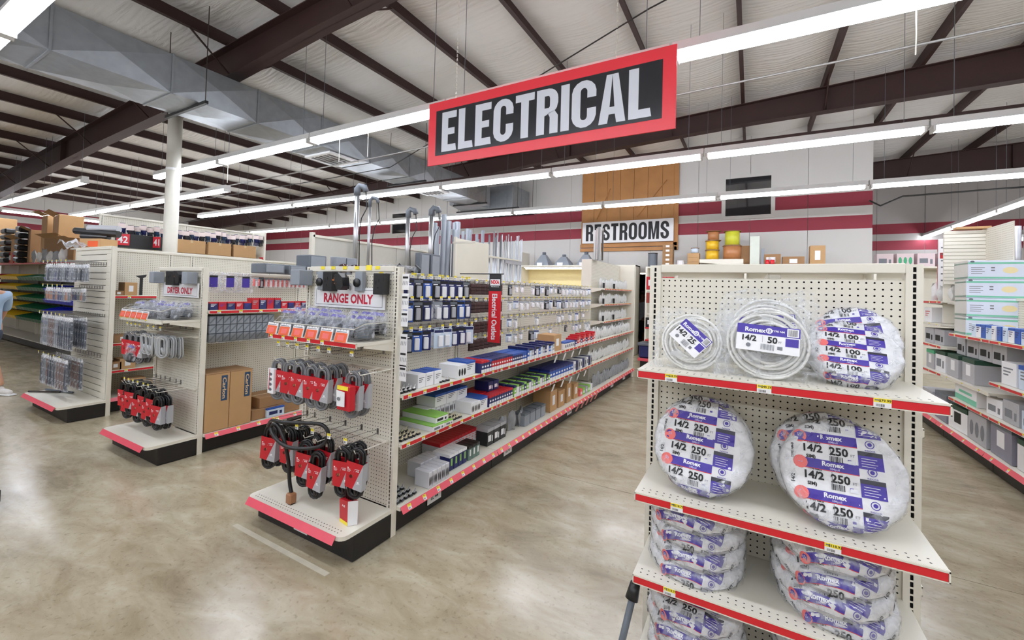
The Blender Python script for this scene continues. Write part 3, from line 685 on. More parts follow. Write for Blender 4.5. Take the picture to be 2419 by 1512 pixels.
# ------------------------------------------------------------------ wrapped cable coils
WRAP = mat('printed_wrap', (226, 226, 228), 0.3, var=0.1, scale=26, bump=0.3)
LILAC = mat('lilac_print', (196, 190, 226), 0.45)
PALE = mat('pale_print', (222, 224, 230), 0.4)
def coil_wrap(R=.2, T=.08, full=True, ft='250', seed=0):
    """disc of cable shrink-wrapped in printed film. The face is +Z (dome), the print bends over the rim and down the side.
       returns (body mesh, print mesh)"""
    rf = R-.028; rnd = random.Random(seed)
    arcL = .028*PI/2
    ph = [rnd.uniform(0, 6.28) for _ in range(5)]
    def surf(u, v, off=0.0):
        r = math.hypot(u, v); th = math.atan2(v, u)
        wob = .0022*math.sin(9*th+ph[0])+.0016*math.sin(17*th+ph[1]+30*r)+.0012*math.sin(31*th+ph[2])
        if r <= rf: rr, z = r, .008*(1-(r/rf)**2)-.004*math.exp(-((r-.045)/.03)**2); nx, nz = 0.05, 1
        elif r <= rf+arcL: a = (r-rf)/.028; rr, z = rf+.028*math.sin(a), -.028+.028*math.cos(a); nx, nz = math.sin(a), math.cos(a)
        else: rr, z = R, -.028-(r-rf-arcL); nx, nz = 1, 0
        k = min(1, max(0, (r-.5*rf)/(.5*rf))); rr += nx*(off+wob*k); z += nz*(off+wob*k)
        return (rr*math.cos(th), rr*math.sin(th), z)
    b = MB(); N = 48; prof = [0, .3*rf, .6*rf, .85*rf, rf]+[rf+arcL*i/4 for i in (1, 2, 3, 4)]+[rf+arcL+(T-.056)*i/2 for i in (1, 2)]
    v = [surf(max(r, 1e-5)*math.cos(2*PI*i/N), max(r, 1e-5)*math.sin(2*PI*i/N)) for r in prof for i in range(N)]
    f = [[k*N+i, k*N+(i+1) % N, (k+1)*N+(i+1) % N, (k+1)*N+i][::-1] for k in range(len(prof)-1) for i in range(N)]
    b.add(v, f)
    zb = -T; b.add([((R-.02)*math.cos(2*PI*i/N), (R-.02)*math.sin(2*PI*i/N), zb) for i in range(N)]+[(R*math.cos(2*PI*i/N), R*math.sin(2*PI*i/N), -T+.028) for i in range(N)],
                   [list(range(N))[::-1]]+[[i, N+i, N+(i+1) % N, (i+1) % N][::-1] for i in range(N)])
    body = b.mesh('coil_body', WRAP, True)
    p = MB(); lim = rf+arcL+T*.55
    fn = lambda u, v_: surf(u, v_, .0011)
    f2 = lambda u, v_: surf(u, v_, .0019)
    G = 1.13
    def band(x0, x1, y0, y1, mi, g=None):
        x0, x1, y0, y1 = x0*G, x1*G, y0*G, y1*G
        g = g or fn; ny = max(1, round(abs(y1-y0)/.018)); nx_ = max(1, round((x1-x0)/.018))
        for j in range(ny):
            for i in range(nx_):
                xa, xb = x0+(x1-x0)*i/nx_, x0+(x1-x0)*(i+1)/nx_; ya, yb = y0+(y1-y0)*j/ny, y0+(y1-y0)*(j+1)/ny
                if max(math.hypot(xa, ya), math.hypot(xb, ya), math.hypot(xa, yb), math.hypot(xb, yb)) < lim:
                    p.add([g(xa, ya), g(xb, ya), g(xb, yb), g(xa, yb)], [(0, 1, 2, 3)], mi)
    def put(s, h, x, y, mi, bold=.03, width=None, rot=0):
        if not rot: h, x, y = h*G, x*G, y*G; width = width*G if width else None
        if math.hypot(x, y) < lim-.02:
            if rot: text(p, s, lambda u, v_: f2(x-v_, y+u) if rot > 0 else f2(x+v_, y-u), h, mi, bold, width)
            else: text(p, s, f2, h, mi, bold, width, x=x, y=y)
    pitch = .093; xl, xm, xr = -.130*R/.2, .046*R/.2, .112*R/.2
    for k in range(-4, 5):
        y = k*pitch+.012+rnd.uniform(-.006, .006)
        if abs(y*G) > lim+.05: continue
        # purple heading band with a red hairline under it and a pink roundel at its left end
        band(xl, xm, y-.017, y+.014, 0); band(xl, xm, y-.0195, y-.017, 3)
        put('Romex', .0145, (xl+xm)/2+.018, y+.003, 1, .05); put('SIMpull', .0065, (xl+xm)/2+.022, y-.0115, 5, .02)
        cxx, cyy = (xl+.014)*G, (y-.002)*G
        if math.hypot(cxx, cyy) < lim-.02:
            p.add([f2(cxx+.024*math.cos(2*PI*i/14), cyy+.024*math.sin(2*PI*i/14)) for i in range(14)], [list(range(14))], 2)
            text(p, '55', lambda u, v_: surf(u, v_, .0026), .011, 5, .02, x=cxx, y=cyy+.004)
        # white field: size and length
        ym = y-.039
        put('TYPE NM-B', .0055, xl+.055, ym+.018, 4, .02)
        put('14/2', .0235, xl+.052, ym, 4, .05); put(ft, .025, xm-.052, ym-.001, 4, .045, width=.052); put('FT', .008, xm-.014, ym-.008, 6, .01)
        band(xl+.101, xl+.1025, ym-.018, ym+.018, 6, f2)
        # lower line: maker mark, barcode, small flag
        yl = y-.067
        put('SIM)', .0105, xl+.045, yl, 4, .05); 
        for i in range(9): band(xl+.098+i*.0042, xl+.098+i*.0042+rnd.choice((.0014, .0026)), yl-.009, yl+.01, 4 if i % 3 else 6, f2)
        band(xl+.148, xl+.168, yl-.008, yl+.004, 8, f2); band(xl+.148, xl+.157, yl-.001, yl+.006, 0, f2)
        # right column: indoor mark on white, then black and purple panels
        yc = y-.002
        if math.hypot((xm+.034)*G, yc*G) < lim-.02:
            c2 = ((xm+.034)*G, yc*G)
            for r0, r1, mi in ((.0145, .012, 0), (.007, .0, 0)):
                p.add([f2(c2[0]+r*math.cos(2*PI*i/16), c2[1]+r*math.sin(2*PI*i/16)) for r in (r0, max(r1, .0005)) for i in range(16)], [[i, (i+1) % 16, 16+(i+1) % 16, 16+i] for i in range(16)], mi)
            put('INDOOR', .005, xm+.034, yc-.02, 0, .02)
        band(xm, xr, y-.04, y-.026, 7); band(xm, xr, y-.082, y-.04, 0)
        for i in range(4): band(xm+.008, xm+.05-.006*(i % 2), y-.05-i*.008, y-.0485-i*.008, 1, f2)
    # lettering running round the rim, clear of the label
    for k in range(10):
        a = 2*PI*k/10+.3
        r = rf*.96
        if abs(r*math.cos(a)) > .12 and r*math.cos(a)*1 < 0 or r*math.cos(a) > .165:
            put('14/2' if k % 2 else 'TYPE NM-B', .013 if k % 2 else .008, r*math.cos(a), r*math.sin(a), 4, .04, rot=1)
    for k in range(26):
        a = 2*PI*k/26; r = lim-.026
        if not (-2.2 < a-2*PI < -.9) : put(rnd.choice(['14/2', 'NM-B', 'S', '600V']), .012, r*math.cos(a), r*math.sin(a), 4, .05, rot=1)
    pm = p.mesh('print', [PURPLE, WHITE, SALMON, RED, INK, LILAC, GREYINK, mat('dark_print', (44, 42, 54), .4), PALE], False)
    fm_ = MB(); nu = 40
    def skinf(a, b_):
        th = 2*PI*a; r = rf*.88+(rf*.12+arcL+(T-.056)+.012)*b_; k = .003+.007*abs(math.sin(7*th+ph[0]+9*b_)*math.sin(13*th+ph[1]-6*b_))
        return surf(r*math.cos(th), r*math.sin(th), k)
    fm_.grid(skinf, nu, 8); return body, pm, fm_.mesh('film_wrap', CLEAR, True)
WBODY = [coil_wrap(seed=s_) for s_ in (1, 2)]
W100 = coil_wrap(R=.2, T=.11, ft='100', seed=5)
def wrapped_coil(name, label, loc, rot, var=0, sz=1.0, set_=None, group='wrapped cable coils'):
    t = thing(name, label, 'cable coil', loc, group=group, rot=rot); t.scale = (sz, sz, sz)
    b_, p, fw_ = set_ or WBODY[var % 2]
    link('coil_body', b_, t); stuff(link('print', p, t)); link('film_wrap', fw_, t)
    return t
ax, ay = .065, EY
# leaning pair on the middle shelf, each with a second coil behind it: +Z of the coil turned towards the camera, top leaning back
def lean(deg, yaw=0, roll=0): return Euler((math.radians(90-deg), math.radians(roll), math.radians(yaw)), 'ZYX').to_matrix().to_euler()
def lean_e(deg, yaw, roll):
    M = Matrix.Rotation(math.radians(yaw), 3, 'Z') @ Matrix.Rotation(math.radians(90-deg), 3, 'X') @ Matrix.Rotation(math.radians(roll), 3, 'Z')
    return M.to_euler()
def coil_on(name, label, x, yf, z, deg, yaw=0, roll=0, R=.2, sz=.915, **kw):
    R *= sz; kw['sz'] = sz
    """coil standing on its rim at the shelf, the foot of its face at yf"""
    d = math.radians(deg)
    c = (x, yf+R*math.sin(d)+.0, z+.03*math.sin(d)+R*math.cos(d)+.012)
    return wrapped_coil(name, label, c, lean_e(deg, yaw, roll), **kw)
coil_on('wire_coil', 'wrapped 250 foot cable coil leaning behind the left coil of the middle shelf', -.165, 1.885, .89, 24, 2, 10, var=1)
coil_on('wire_coil', 'wrapped 250 foot cable coil leaning at the front left of the middle shelf', -.165, 1.80, .89, 24, 0, -3)
coil_on('wire_coil', 'wrapped 250 foot cable coil leaning behind the right coil of the middle shelf', .26, 1.88, .89, 24, 3, 14, var=0)
coil_on('wire_coil', 'wrapped 250 foot cable coil leaning at the front right of the middle shelf', .285, 1.795, .89, 24, 0, 1, var=1)
# flat piles on the two lower shelves
rnd = random.Random(11)
for (px_, py_, z0, n, nm) in ((-.185, 1.955, .568, 4, 'third shelf left pile'), (.27, 1.955, .568, 4, 'third shelf right pile'), (-.185, 1.955, .192, 4, 'base deck left pile'), (.28, 1.955, .192, 4, 'base deck right pile')):
    for k in range(n):
        wrapped_coil('wire_coil', 'wrapped 250 foot coil lying flat, %s from top in the %s' % (ordn(n-k), nm),
                     (px_+rnd.uniform(-.012, .012), py_+rnd.uniform(-.01, .01)-.004*k, z0+.07*(k+1)+.002), (math.radians(7), math.radians(rnd.uniform(-2, 2)), math.radians(rnd.uniform(-9, 9))), var=k, sz=.9)
# ---- clear bags of white cable on the top shelf
WCABLE = mat('white_cable', (232, 231, 226), 0.32, var=0.02)
def bag(t, w_, h_, d_, seed, mt=CLEAR, name='bag', n=14):
    """puffed clear bag with crimped wrinkled edges, in the XZ plane, mouth upwards"""
    r = random.Random(seed); P = [(r.uniform(0, 6), r.uniform(.6, 1.4)) for _ in range(8)]
    def side(s_):
        def fn(a, b_):
            u, v = a*2-1, b_*2-1
            e = max(0, 1-abs(u)**2.6)*max(0, 1-abs(v)**2.6)
            wr = .006*math.sin(9*u*P[0][1]+P[0][0]+5*v)*math.sin(7*v*P[1][1]+P[1][0])+.003*math.sin(29*u+P[2][0]-17*v)
            x = u*w_/2*(1+.05*math.sin(5*v+P[3][0])); z = v*h_/2*(1+.05*math.sin(6*u+P[4][0]))
            return (x, s_*(d_/2*e**.6)+wr*(.35+.65*e)+.012*math.sin(3*u+P[5][0])*(v > .5), z)
        return fn
    m = MB(); m.grid(side(-1), n, n); m.grid(side(1), n, n)
    return m.build(name, mt, t, True)
def loops(t, R, r0, turns, d_, seed, mt=WCABLE):
    r = random.Random(seed); m = MB(); pts = []
    N = 30
    for k in range(turns*N+1):
        a = 2*PI*k/N; q = k/N
        tri = lambda s_: 2*abs((s_/2) % 1.0-.5)
        rr = R-(R-r0)*tri(q*.55)*.95+.0015*math.sin(2*a+q); yy = d_*(tri(q*1.27+.3)-.5)
        pts.append((rr*math.cos(a), yy+.003*math.sin(2*a+q*2), rr*math.sin(a)))
    m.tube(pts, .0055, 6, flat=1.0); return m.build('cable', mt, t, True)
def label_card(t, w_, h_, ft, y, rot=0, dx=0, dz=0):
    """printed label: purple heading, size and length, barcode"""
    c, s_ = math.cos(rot), math.sin(rot)
    def F(o): return lambda u, v: (dx+u*c-v*s_, y-o+.006*math.sin(14*u), dz+u*s_+v*c)
    m = MB(); rect(m, F(0), -w_/2, w_/2, -h_/2, h_/2, 0, 6, 2)
    rect(m, F(.0006), -w_/2, w_*.28, h_*.14, h_/2, 1, 6, 1); text(m, 'Romex', F(.0014), h_*.16, 2, .05, x=-w_*.2, y=h_*.3); text(m, 'TYPE NM', F(.0014), h_*.07, 2, .04, x=w_*.16, y=h_*.32)
    m.add([F(.0012)(w_*.02+h_*.11*math.cos(2*PI*i/12), h_*.31+h_*.11*math.sin(2*PI*i/12)) for i in range(12)], [list(range(12))], 2); text(m, '12', F(.0018), h_*.1, 1, .04, x=w_*.02, y=h_*.31)
    rect(m, F(.0006), w_*.28, w_/2, h_*.14, h_/2, 1, 2, 1); rect(m, F(.001), w_*.3, w_*.48, h_*.17, h_*.47, 2, 2, 1); bars(m, F(.0014), w_*.32, w_*.46, h_*.2, h_*.44, 9, 3)
    text(m, '14/2', F(.0012), h_*.2, 3, .05, x=-w_*.29, y=-h_*.03); text(m, ft, F(.0012), h_*.22, 3, .05, x=w_*.08, y=-h_*.03); text(m, 'FT', F(.0012), h_*.07, 4, .02, x=w_*.2, y=-h_*.08)
    rect(m, F(.0012), -w_*.08, -w_*.075, -h_*.15, h_*.1, 4)
    rect(m, F(.0006), w_*.28, w_*.48, -h_*.2, h_*.1, 1, 2, 1); bars(m, F(.0012), -w_*.1, w_*.12, -h_*.42, -h_*.2, 12, 4)
    m.add([F(.0012)(-w_*.3+h_*.08*math.cos(2*PI*i/10), -h_*.3+h_*.08*math.sin(2*PI*i/10)) for i in range(10)], [list(range(10))], 4)
    rect(m, F(.0012), w_*.16, w_*.24, -h_*.36, -h_*.24, 4)
    return m.build('label', [WHITE, PURPLE, WHITE, INK, GREYINK], t)
def bagged(label, x, y, z, R, ft, lw, lh, lrot, bw, bh, deg, seed, yaw=0):
    t = thing('bagged_cable', label, 'cable coil', (x, y, z), rot=(math.radians(-deg), 0, math.radians(yaw)), group='bagged white cable')
    loops(t, R, R*.55, 9, .05, seed); label_card(t, lw, lh, ft, -.062, lrot, .0, .0)
    bag(t, bw, bh, .1, seed).location = (0, 0, .01); return t
bagged('clear bag of white cable with a tilted 25 foot label on the top shelf', -.21, 1.90, 1.487, .115, '25', .135, .095, -.72, .31, .28, 22, 3)
bagged('clear bag of white cable with a level 50 foot label on the top shelf', .055, 1.88, 1.508, .135, '50', .2, .1, -.05, .34, .33, 20, 4)
bagged('clear bag of white cable half hidden behind the 50 foot bag', .06, 2.0, 1.545, .13, '50', .19, .1, .12, .34, .32, 16, 9)
coil_on('wire_coil', 'white wrapped 100 foot coil leaning at the back of the top shelf', .345, 1.985, 1.38, 26, -4, 10, R=.2, set_=W100, sz=.7)
coil_on('wire_coil', 'white wrapped 100 foot coil leaning in front on the top shelf', .325, 1.835, 1.38, 47, 4, -6, R=.2, set_=W100, sz=.7)
# dark folding rail with a black cap beside the near display
t = thing('hand_truck_bar', 'slanted grey steel bar with black end cap at the left foot of the near display', 'bar', (-.405, 1.81, 0))
MB().tube([(-.085, -.03, .005), (.0, 0, .44)], .014, 8).build('bar', GREYD, t, True)
MB().cyl((-.004, -.01, .425), (.006, .012, .485), .026, 10, r1=.02).build('end_cap', BLACKP, t, True)
# ================================================================== END DISPLAY B ("range only") and its stock
EB = end_display(-2.575, 'end_display', 'cream pegboard end display with a RANGE ONLY sign and hanging cords')
def hooks_row(par, xs, z, **k):
    for x in xs: hook(par, x, .012, z, **k)
def sign_plate(cx, y, z, w_, h_, txt, code, label, nm='shelf_sign'):
    t = thing(nm, label, 'sign', (cx, y, z))
    MB().cbox(-w_/2, w_/2, -.004, .004, -h_/2, h_/2, .0015).build('plate', WHITE, t)
    m = MB(); f = XZ(-.0046); a, b_, s_ = w_/2-.022, h_/2-.017, .0028
    for r in ((-a, a, b_-s_, b_), (-a, a, -b_, -b_+s_), (-a, -a+s_, -b_, b_), (a-s_, a, -b_, b_)): rect(m, f, *r)
    m.build('border', INK, t)
    m = MB(); text(m, txt, f, h_*.42, bold=.055, width=w_*.7, y=-.006); m.build('lettering', mat('sign_crimson', (190, 28, 56), .45), t)
    c = MB(); c.box(-.085, .085, -.007, -.0047, h_/2-.04, h_/2+.028); c = c.build('code_slip', WHITE, t)
    m = MB(); text(m, code, XZ(-.0074), .026, bold=.015, y=h_/2-.008); m.build('code', INK, c)
    return t
sign_plate(-2.572, 2.121, 1.595, .755, .152, 'RANGE ONLY', 'EL 43', 'white sign with red letters RANGE ONLY above the wire baskets')
# base, shelf, plates
base(EB, -.495, .495, 0, -.40, holes=True)
shelf(EB, -.46, .46, .012, -.31, 1.325, (-.42, -.28, -.14, 0, .14), strip=RED)
def code_plate(par, x, y, z, txt, w_=.14, h_=.085, rz=0):
    o = MB().box(-w_/2, w_/2, -.002, 0, -h_/2, h_/2).build('code_plate', WHITE, par); o.location = (x, y, z); o.rotation_euler = (0, 0, rz)
    m = MB(); text(m, txt, XZ(-.0026), h_*.36, bold=.03); m.build('code', INK, o); return o
code_plate(EB, .0, -.32, .085, 'EL 43')
hooks_row(EB, [-.42, -.31, -.2, -.09, .03, .14, .36], 1.245)
hooks_row(EB, [-.44, -.35, -.17, .0, .17, .33], .685)
MB().box(-.45, .45, -.028, -.004, 1.118, 1.132).build('crossbar', CREAM, EB)
MB().box(-.45, .45, -.028, -.004, .628, .642).build('crossbar', CREAM, EB)
GX = [-2.97, -2.835, -2.73, -2.6, -2.475, -2.19]; BX = [-3.03, -2.83, -2.63, -2.5, -2.265, -2.13]
for x in GX+[-2.10]: hook(EB, x+2.575, -.026, 1.128, L=.26, tagged=False, white=True)
for x in BX: hook(EB, x+2.575, -.026, .638, L=.25, tagged=False, white=True)
# ---- cords
def cord_meshes(cm, H=.29, W=.095, sleeve=True, loose=False):
    m = MB()
    for k, (dw, dy) in enumerate(((0, 0), (.013, .004), (.026, -.004), (0, .02), (.014, .022))):
        w_ = (W-dw*1.7)/2; top = -.003-dw*.85; bot = -H+dw*.8; pts = []
        for i in range(7): a = PI*i/6; pts.append((w_*math.cos(a), dy-.008, top-w_+w_*math.sin(a)))
        for i in range(7): a = PI+PI*i/6; pts.append((w_*math.cos(a), dy-.008, bot+w_+w_*math.sin(a)))
        m.tube(pts, .0085, 6, closed=True, flat=.75)
    m.tube([(-.012, .0, -H+.05), (.0, -.014, -H+.09), (.014, -.012, -H+.03)], .012, 6)
    cord = m.mesh('cord', cm, True)
    if not sleeve: return cord, None, None
    z0, z1, w_, d_ = -H*.8, -H*.25, W/2+.012, .024
    s_ = MB()
    s_.add([(-w_, -d_, z1), (w_, -d_, z1-.012), (w_, -d_, z0-.008), (-w_*.1, -d_, z0+.001), (-w_, -d_, z0+.01)], [(4, 3, 1, 0)], 0)
    s_.add([(w_, -d_, z1-.012), (w_, -d_, z0-.008), (-w_*.1, -d_, z0+.001)], [(2, 1, 0)], 1)
    s_.add([(w_, -d_, z1-.012), (w_, d_, z1-.012), (w_, d_, z0-.008), (w_, -d_, z0-.008)], [(3, 2, 1, 0)], 1)
    s_.add([(-w_, -d_, z1), (-w_, d_, z1), (-w_, d_, z0+.01), (-w_, -d_, z0+.01)], [(0, 1, 2, 3)], 0)
    s_.add([(-w_, d_, z1), (w_, d_, z1-.012), (w_, d_, z0-.008), (-w_, d_, z0+.01)], [(0, 1, 2, 3)], 0)
    sl = s_.mesh('sleeve', [REDP, SILVER])
    p = MB(); f = XZ(-d_-.0006, 0, (z0+z1)/2)
    a = .011
    for q in (((-.004, .012), (.03, .012), (.027, .009), (-.0045, .009)), ((-.004, .012), (-.0045, .009), (-.011, -.006), (-.011, -.008))):
        p.add([f(u+.006, v+.028) for u, v in q], [(0, 1, 2, 3)], 0)
    text(p, 'ACE', f, .0085, 0, .05, x=.021, y=.029)
    for i in range(3): rect(p, f, -w_*.85, -w_*.5+.004*(i % 2), .034-i*.007, .0365-i*.007, 0)
    rect(p, f, -w_*.85, -w_*.7, .04, .047, 0)
    p.add([f(-.022+.012*math.cos(2*PI*i/8), -.008+.012*math.sin(2*PI*i/8)) for i in range(8)], [list(range(8))], 1)
    for i in range(3): p.add([f(-.03+.008*i, -.012), f(-.026+.008*i, -.012), f(-.022+.006*i, .002), f(-.025+.006*i, .002)], [(0, 1, 2, 3)], 2)
    rect(p, f, w_*.4, w_*.62, -.044, -.034, 0); rect(p, f, w_*.3, w_*.75, -.049, -.0465, 0)
    return cord, sl, p.mesh('print', [WHITE, mat('dark_red', (110, 18, 28), .5), mat('brass_print', (214, 180, 110), .4)])
CG = cord_meshes(CORDG, W=.1); CB = cord_meshes(CORDB, H=.31, W=.095); CN = cord_meshes(mat('pale_grey_cord', (170, 172, 174), .45), H=.2, W=.085, sleeve=False)
def cord(name, label, x, y, z, M, group, ry=0.0, rz=0.0):
    t = thing(name, label, 'power cord', (x, y, z), group=group, rot=(0, ry, rz+.3))
    link('cord', M[0], t)
    if M[1]:
        s_ = link('sleeve', M[1], t); stuff(link('print', M[2], s_))
    return t
rnd = random.Random(5)
for hi, (x, n) in enumerate(zip(GX, (1, 2, 2, 2, 3, 2))):
    for k in range(n):
        cord('range_cord', 'grey cord in red sleeve, RANGE ONLY upper row, %s hook from left, %s back' % (ordn(hi+1), ordn(k+1)), x+rnd.uniform(-.006, .006), 1.872+.062*k, 1.14, CG, 'grey cords under the RANGE ONLY basket', rnd.uniform(-.05, .05), rnd.uniform(-.12, .12))
for hi, (x, n, dz) in enumerate(zip(BX, (2, 3, 2, 2, 3, 1), (0, .02, -.03, -.08, 0, .02))):
    for k in range(n):
        cord('range_cord', 'black cord in red sleeve, RANGE ONLY lower row, %s hook from left, %s back' % (ordn(hi+1), ordn(k+1)), x+rnd.uniform(-.006, .006), 1.872+.06*k, .648+dz*(k == 0), CB, 'black cords above the EL 43 deck', rnd.uniform(-.06, .06), rnd.uniform(-.15, .15))
# white plug packet on the first grey cord, yellow box hung on the last
t = thing('hang_pack', 'red boxed cord pack with yellow strip and white flap at the right grey cord', 'cord box', (-2.185, 1.815, 1.03))
MB().cbox(-.058, .058, -.022, .022, -.12, .03, .002).build('carton', REDP, t)
m = MB(); f = XZ(-.0226); rect(m, f, -.058, .04, .004, .03, 0); m.build('yellow_strip', YELLOW, t)
m = MB().add([(-.062, -.026, .0), (.02, -.03, -.004), (.026, -.034, -.092), (-.05, -.03, -.098), (-.062, -.024, .0), (.02, -.028, -.004), (.026, -.032, -.092), (-.05, -.028, -.098)], [(3, 2, 1, 0), (4, 5, 6, 7), (0, 1, 5, 4), (2, 3, 7, 6)]); fl_ = m.build('flap', WHITE, t)
m = MB(); m.add([(-.03+.016*math.cos(2*PI*i/8), -.0335, -.05+.012*math.sin(2*PI*i/8)) for i in range(8)], [list(range(8))]); m.build('picture', GREYINK, fl_)
t = thing('hang_pack', 'white cord packet hanging at the left end of the upper grey cord row', 'cord box', (-3.01, 1.84, 1.06))
MB().cbox(-.03, .04, -.012, .012, -.17, .01, .003).build('packet', WHITE, t)
m = MB(); 
for i in range(4): m.add([(.005+.02*math.cos(2*PI*k/7), -.0126, -.03-.036*i+.012*math.sin(2*PI*k/7)) for k in range(7)], [list(range(7))])
m.build('picture', GREYD, t)
t = thing('cord_carton', 'red carton with white side and yellow foot standing on the EL 43 deck', 'cord box', (-2.185, 1.87, .19), -.12)
o = MB().add([(-.06+.0, -.026, 0), (.03, -.03, 0), (.06, .02, 0), (-.06, .03, 0), (-.064, -.03, .14), (.034, -.034, .155), (.062, .02, .15), (-.064, .03, .14)], [(0, 1, 5, 4), (2, 3, 7, 6), (3, 0, 4, 7), (4, 5, 6, 7), (3, 2, 1, 0)]).build('carton', REDP, t)
m = MB(); m.add([(.03, -.0302, 0), (.06, .0198, 0), (.062, .0198, .15), (.034, -.0342, .155)], [(0, 1, 2, 3)]); m.build('white_side', WHITE, t)
m = MB(); m.add([(-.06, -.0272, .0), (.03, -.0312, .0), (.0305, -.0318, .022), (-.0605, -.0276, .022)], [(0, 1, 2, 3)]); m.build('yellow_foot', YELLOW, t)
m = MB(); f = lambda u, v: (-.012+u, -.0345, .115+v); text(m, 'ACE', f, .012, bold=.05); m.build('print', WHITE, t)
m = MB()
for k in range(3): m.tube([(-.03+.02*k, 0, .145), (-.035+.022*k, -.01, .24), (-.01+.015*k, 0, .3), (.02+.01*k, .01, .22), (.03, .0, .15)], .0075, 6)
m.build('cord', CORDB, t, True)
# loose black cord with a brown and black plug
t = thing('loose_cord', 'loose thick black cord looping over the lower hooks with a plug hanging down', 'power cord', (-2.8, 1.85, .62))
MB().tube(smooth([(-.2, -.03, .04), (-.12, -.05, .1), (.02, -.06, .115), (.2, -.02, .13), (.31, .03, .125), (.35, .05, .06), (.3, .02, -.02), (.12, -.06, -.04), (-.02, -.08, .0), (-.1, -.07, .06), (-.04, -.06, .085), (.03, -.05, -.02), (.05, -.03, -.15), (.06, -.02, -.3), (.085, -.02, -.37)]), .0125, 8).build('cord', CORDB, t, True)
pl = MB().cbox(.062, .118, -.05, .0, -.43, -.36, .008).build('plug', mat('brown_wrap', (150, 104, 70), .5), t)
MB().cbox(.07, .122, -.05, .0, -.49, -.43, .008).build('plug_face', BLACKP, pl)
m = MB(); [m.box(.045-.0, .072, -.045+.014*k, -.041+.014*k, -.478+.012*k, -.466+.012*k) for k in range(3)]; m.build('prong', WIRE, pl)
# ---- outlets shown along the top rail
def round_outlet(label, x, z=1.715, y=2.105, wd=.075, group='sample outlets on the top rail'):
    t = thing('sample_outlet', label, 'outlet', (x, y, z), group=group)
    MB().cbox(-wd/2, wd/2, -.02, .02, -.07, .07, .004).build('cover', GREYP, t)
    MB().cyl((-.004, -.036, -.01), (-.004, -.02, -.01), .03, 16).build('socket_face', BLACKP, t, True)
    return t
def black_box(label, x, z=1.71, y=2.09, w_=.1, h_=.145, group='sample outlets on the top rail'):
    t = thing('sample_outlet', label, 'outlet', (x, y, z), group=group)
    MB().cbox(-w_/2, w_/2, -.03, .03, -h_/2, h_/2, .004).build('body', BLACKP, t)
    m = MB(); [m.box(*b_) for b_ in ((-.022, -.017, -.0312, -.03, -.005, .02), (.005, .01, -.0312, -.03, .01, .035), (-.008, .006, -.0312, -.03, -.03, -.024))]; m.build('slot', SLOT, t)
    return t
def angle_plug(label, x, z, y=2.05, group='sample outlets on the top rail'):
    t = thing('sample_plug', label, 'plug', (x, y, z), group=group)
    MB().prism([(-.04, .05), (.0, .062), (.045, .03), (.055, -.03), (.03, -.06), (-.01, -.058), (-.035, .0)], -.03, .03, 'y').build('body', BLACKP, t)
    m = MB(); [m.box(-.075, -.03, -.018+.014*k, -.013+.014*k, .005+.014*k, .017+.014*k) for k in (0, 1)]; m.box(-.075, -.03, .0, .005, -.018, -.008); m.build('prong', COPPER, t)
    return t
def junction(label, x, z, y, w_=.12, h_=.13, d_=.11, side=-1, m_=None):
    t = thing('junction_box', label, 'outlet box', (x, y, z))
    MB().cbox(-w_/2, w_/2, -d_, 0, -h_/2, h_/2, .006).build('body', m_ or GREYP, t)
    MB().cyl((side*(w_/2+.03), -d_*.55, -.005), (side*w_/2, -d_*.55, -.005), .032, 14).build('socket_face', BLACKP, t, True)
    return t
junction('grey outlet box at the left top corner of the RANGE ONLY display', -3.03, 1.735, 2.118, .11, .12, .12)
round_outlet('grey sample outlet with round black face, left of the RANGE ONLY row', -2.84); black_box('black sample box beside the left grey outlet over RANGE ONLY', -2.735)
angle_plug('black angled sample plug above the middle of RANGE ONLY', -2.565, 1.71)
round_outlet('grey sample outlet with round black face, right of the angled plug', -2.43); black_box('black sample box at the right end above RANGE ONLY', -2.205, 1.70)
for i, x in enumerate((-2.87, -2.75, -2.62, -2.49, -2.375, -2.28)):
    o = MB().cbox(-.022, .022, -.001, .001, -.012, .012, .0004).build('top_tag', YELLOW, EB); o.location = (x+2.575+(.008 if i == 4 else 0), -.008, GH-.008); o.scale = (1.3 if i == 4 else 1, 1, 1.5 if i == 4 else 1)
# ---- wire basket with bins of bagged receptacles
def basket(par_cx, label, z=1.326, w_=.9, dep=.29, zh=.115):
    t = thing('wire_basket', label, 'basket', (par_cx, EY-.01, z))
    m = MB(); 
    for k in range(7):
        zz = .006+zh*k/6
        m.tube([(w_/2, -.01, zz), (w_/2, -dep+.06, zz), (w_/2-.03, -dep, zz*.72)], .0018, 4); m.tube([(-w_/2, -.01, zz), (-w_/2, -dep+.06, zz), (-w_/2+.03, -dep, zz*.72)], .0018, 4)
    stuff(m.build('side_wires', WIRE, t))
    m = MB(); m.tube([(w_/2, -.01, zh), (w_/2, -dep+.06, zh), (w_/2-.03, -dep, zh*.72), (-w_/2+.03, -dep, zh*.72), (-w_/2, -dep+.06, zh), (-w_/2, -.01, zh)], .0032, 5); m.build('rim', WIREW, t)
    m = MB()
    for k in range(30): x = -w_/2+.04+(w_-.08)*k/29; m.tube([(x, -dep, zh*.7), (x, -dep, .004), (x, -.02, .004)], .0016, 4)
    stuff(m.build('front_wires', WIRE, t))
    m = MB(); [m.box(-w_/2+.15*k-.001, -w_/2+.15*k+.001, -dep+.01, -.02, .003, zh*.9) for k in range(1, 6)]; stuff(m.build('dividers', CLEAR2, t))
    return t
basket(-2.575, 'wire basket full of bagged outlets under the RANGE ONLY sign')
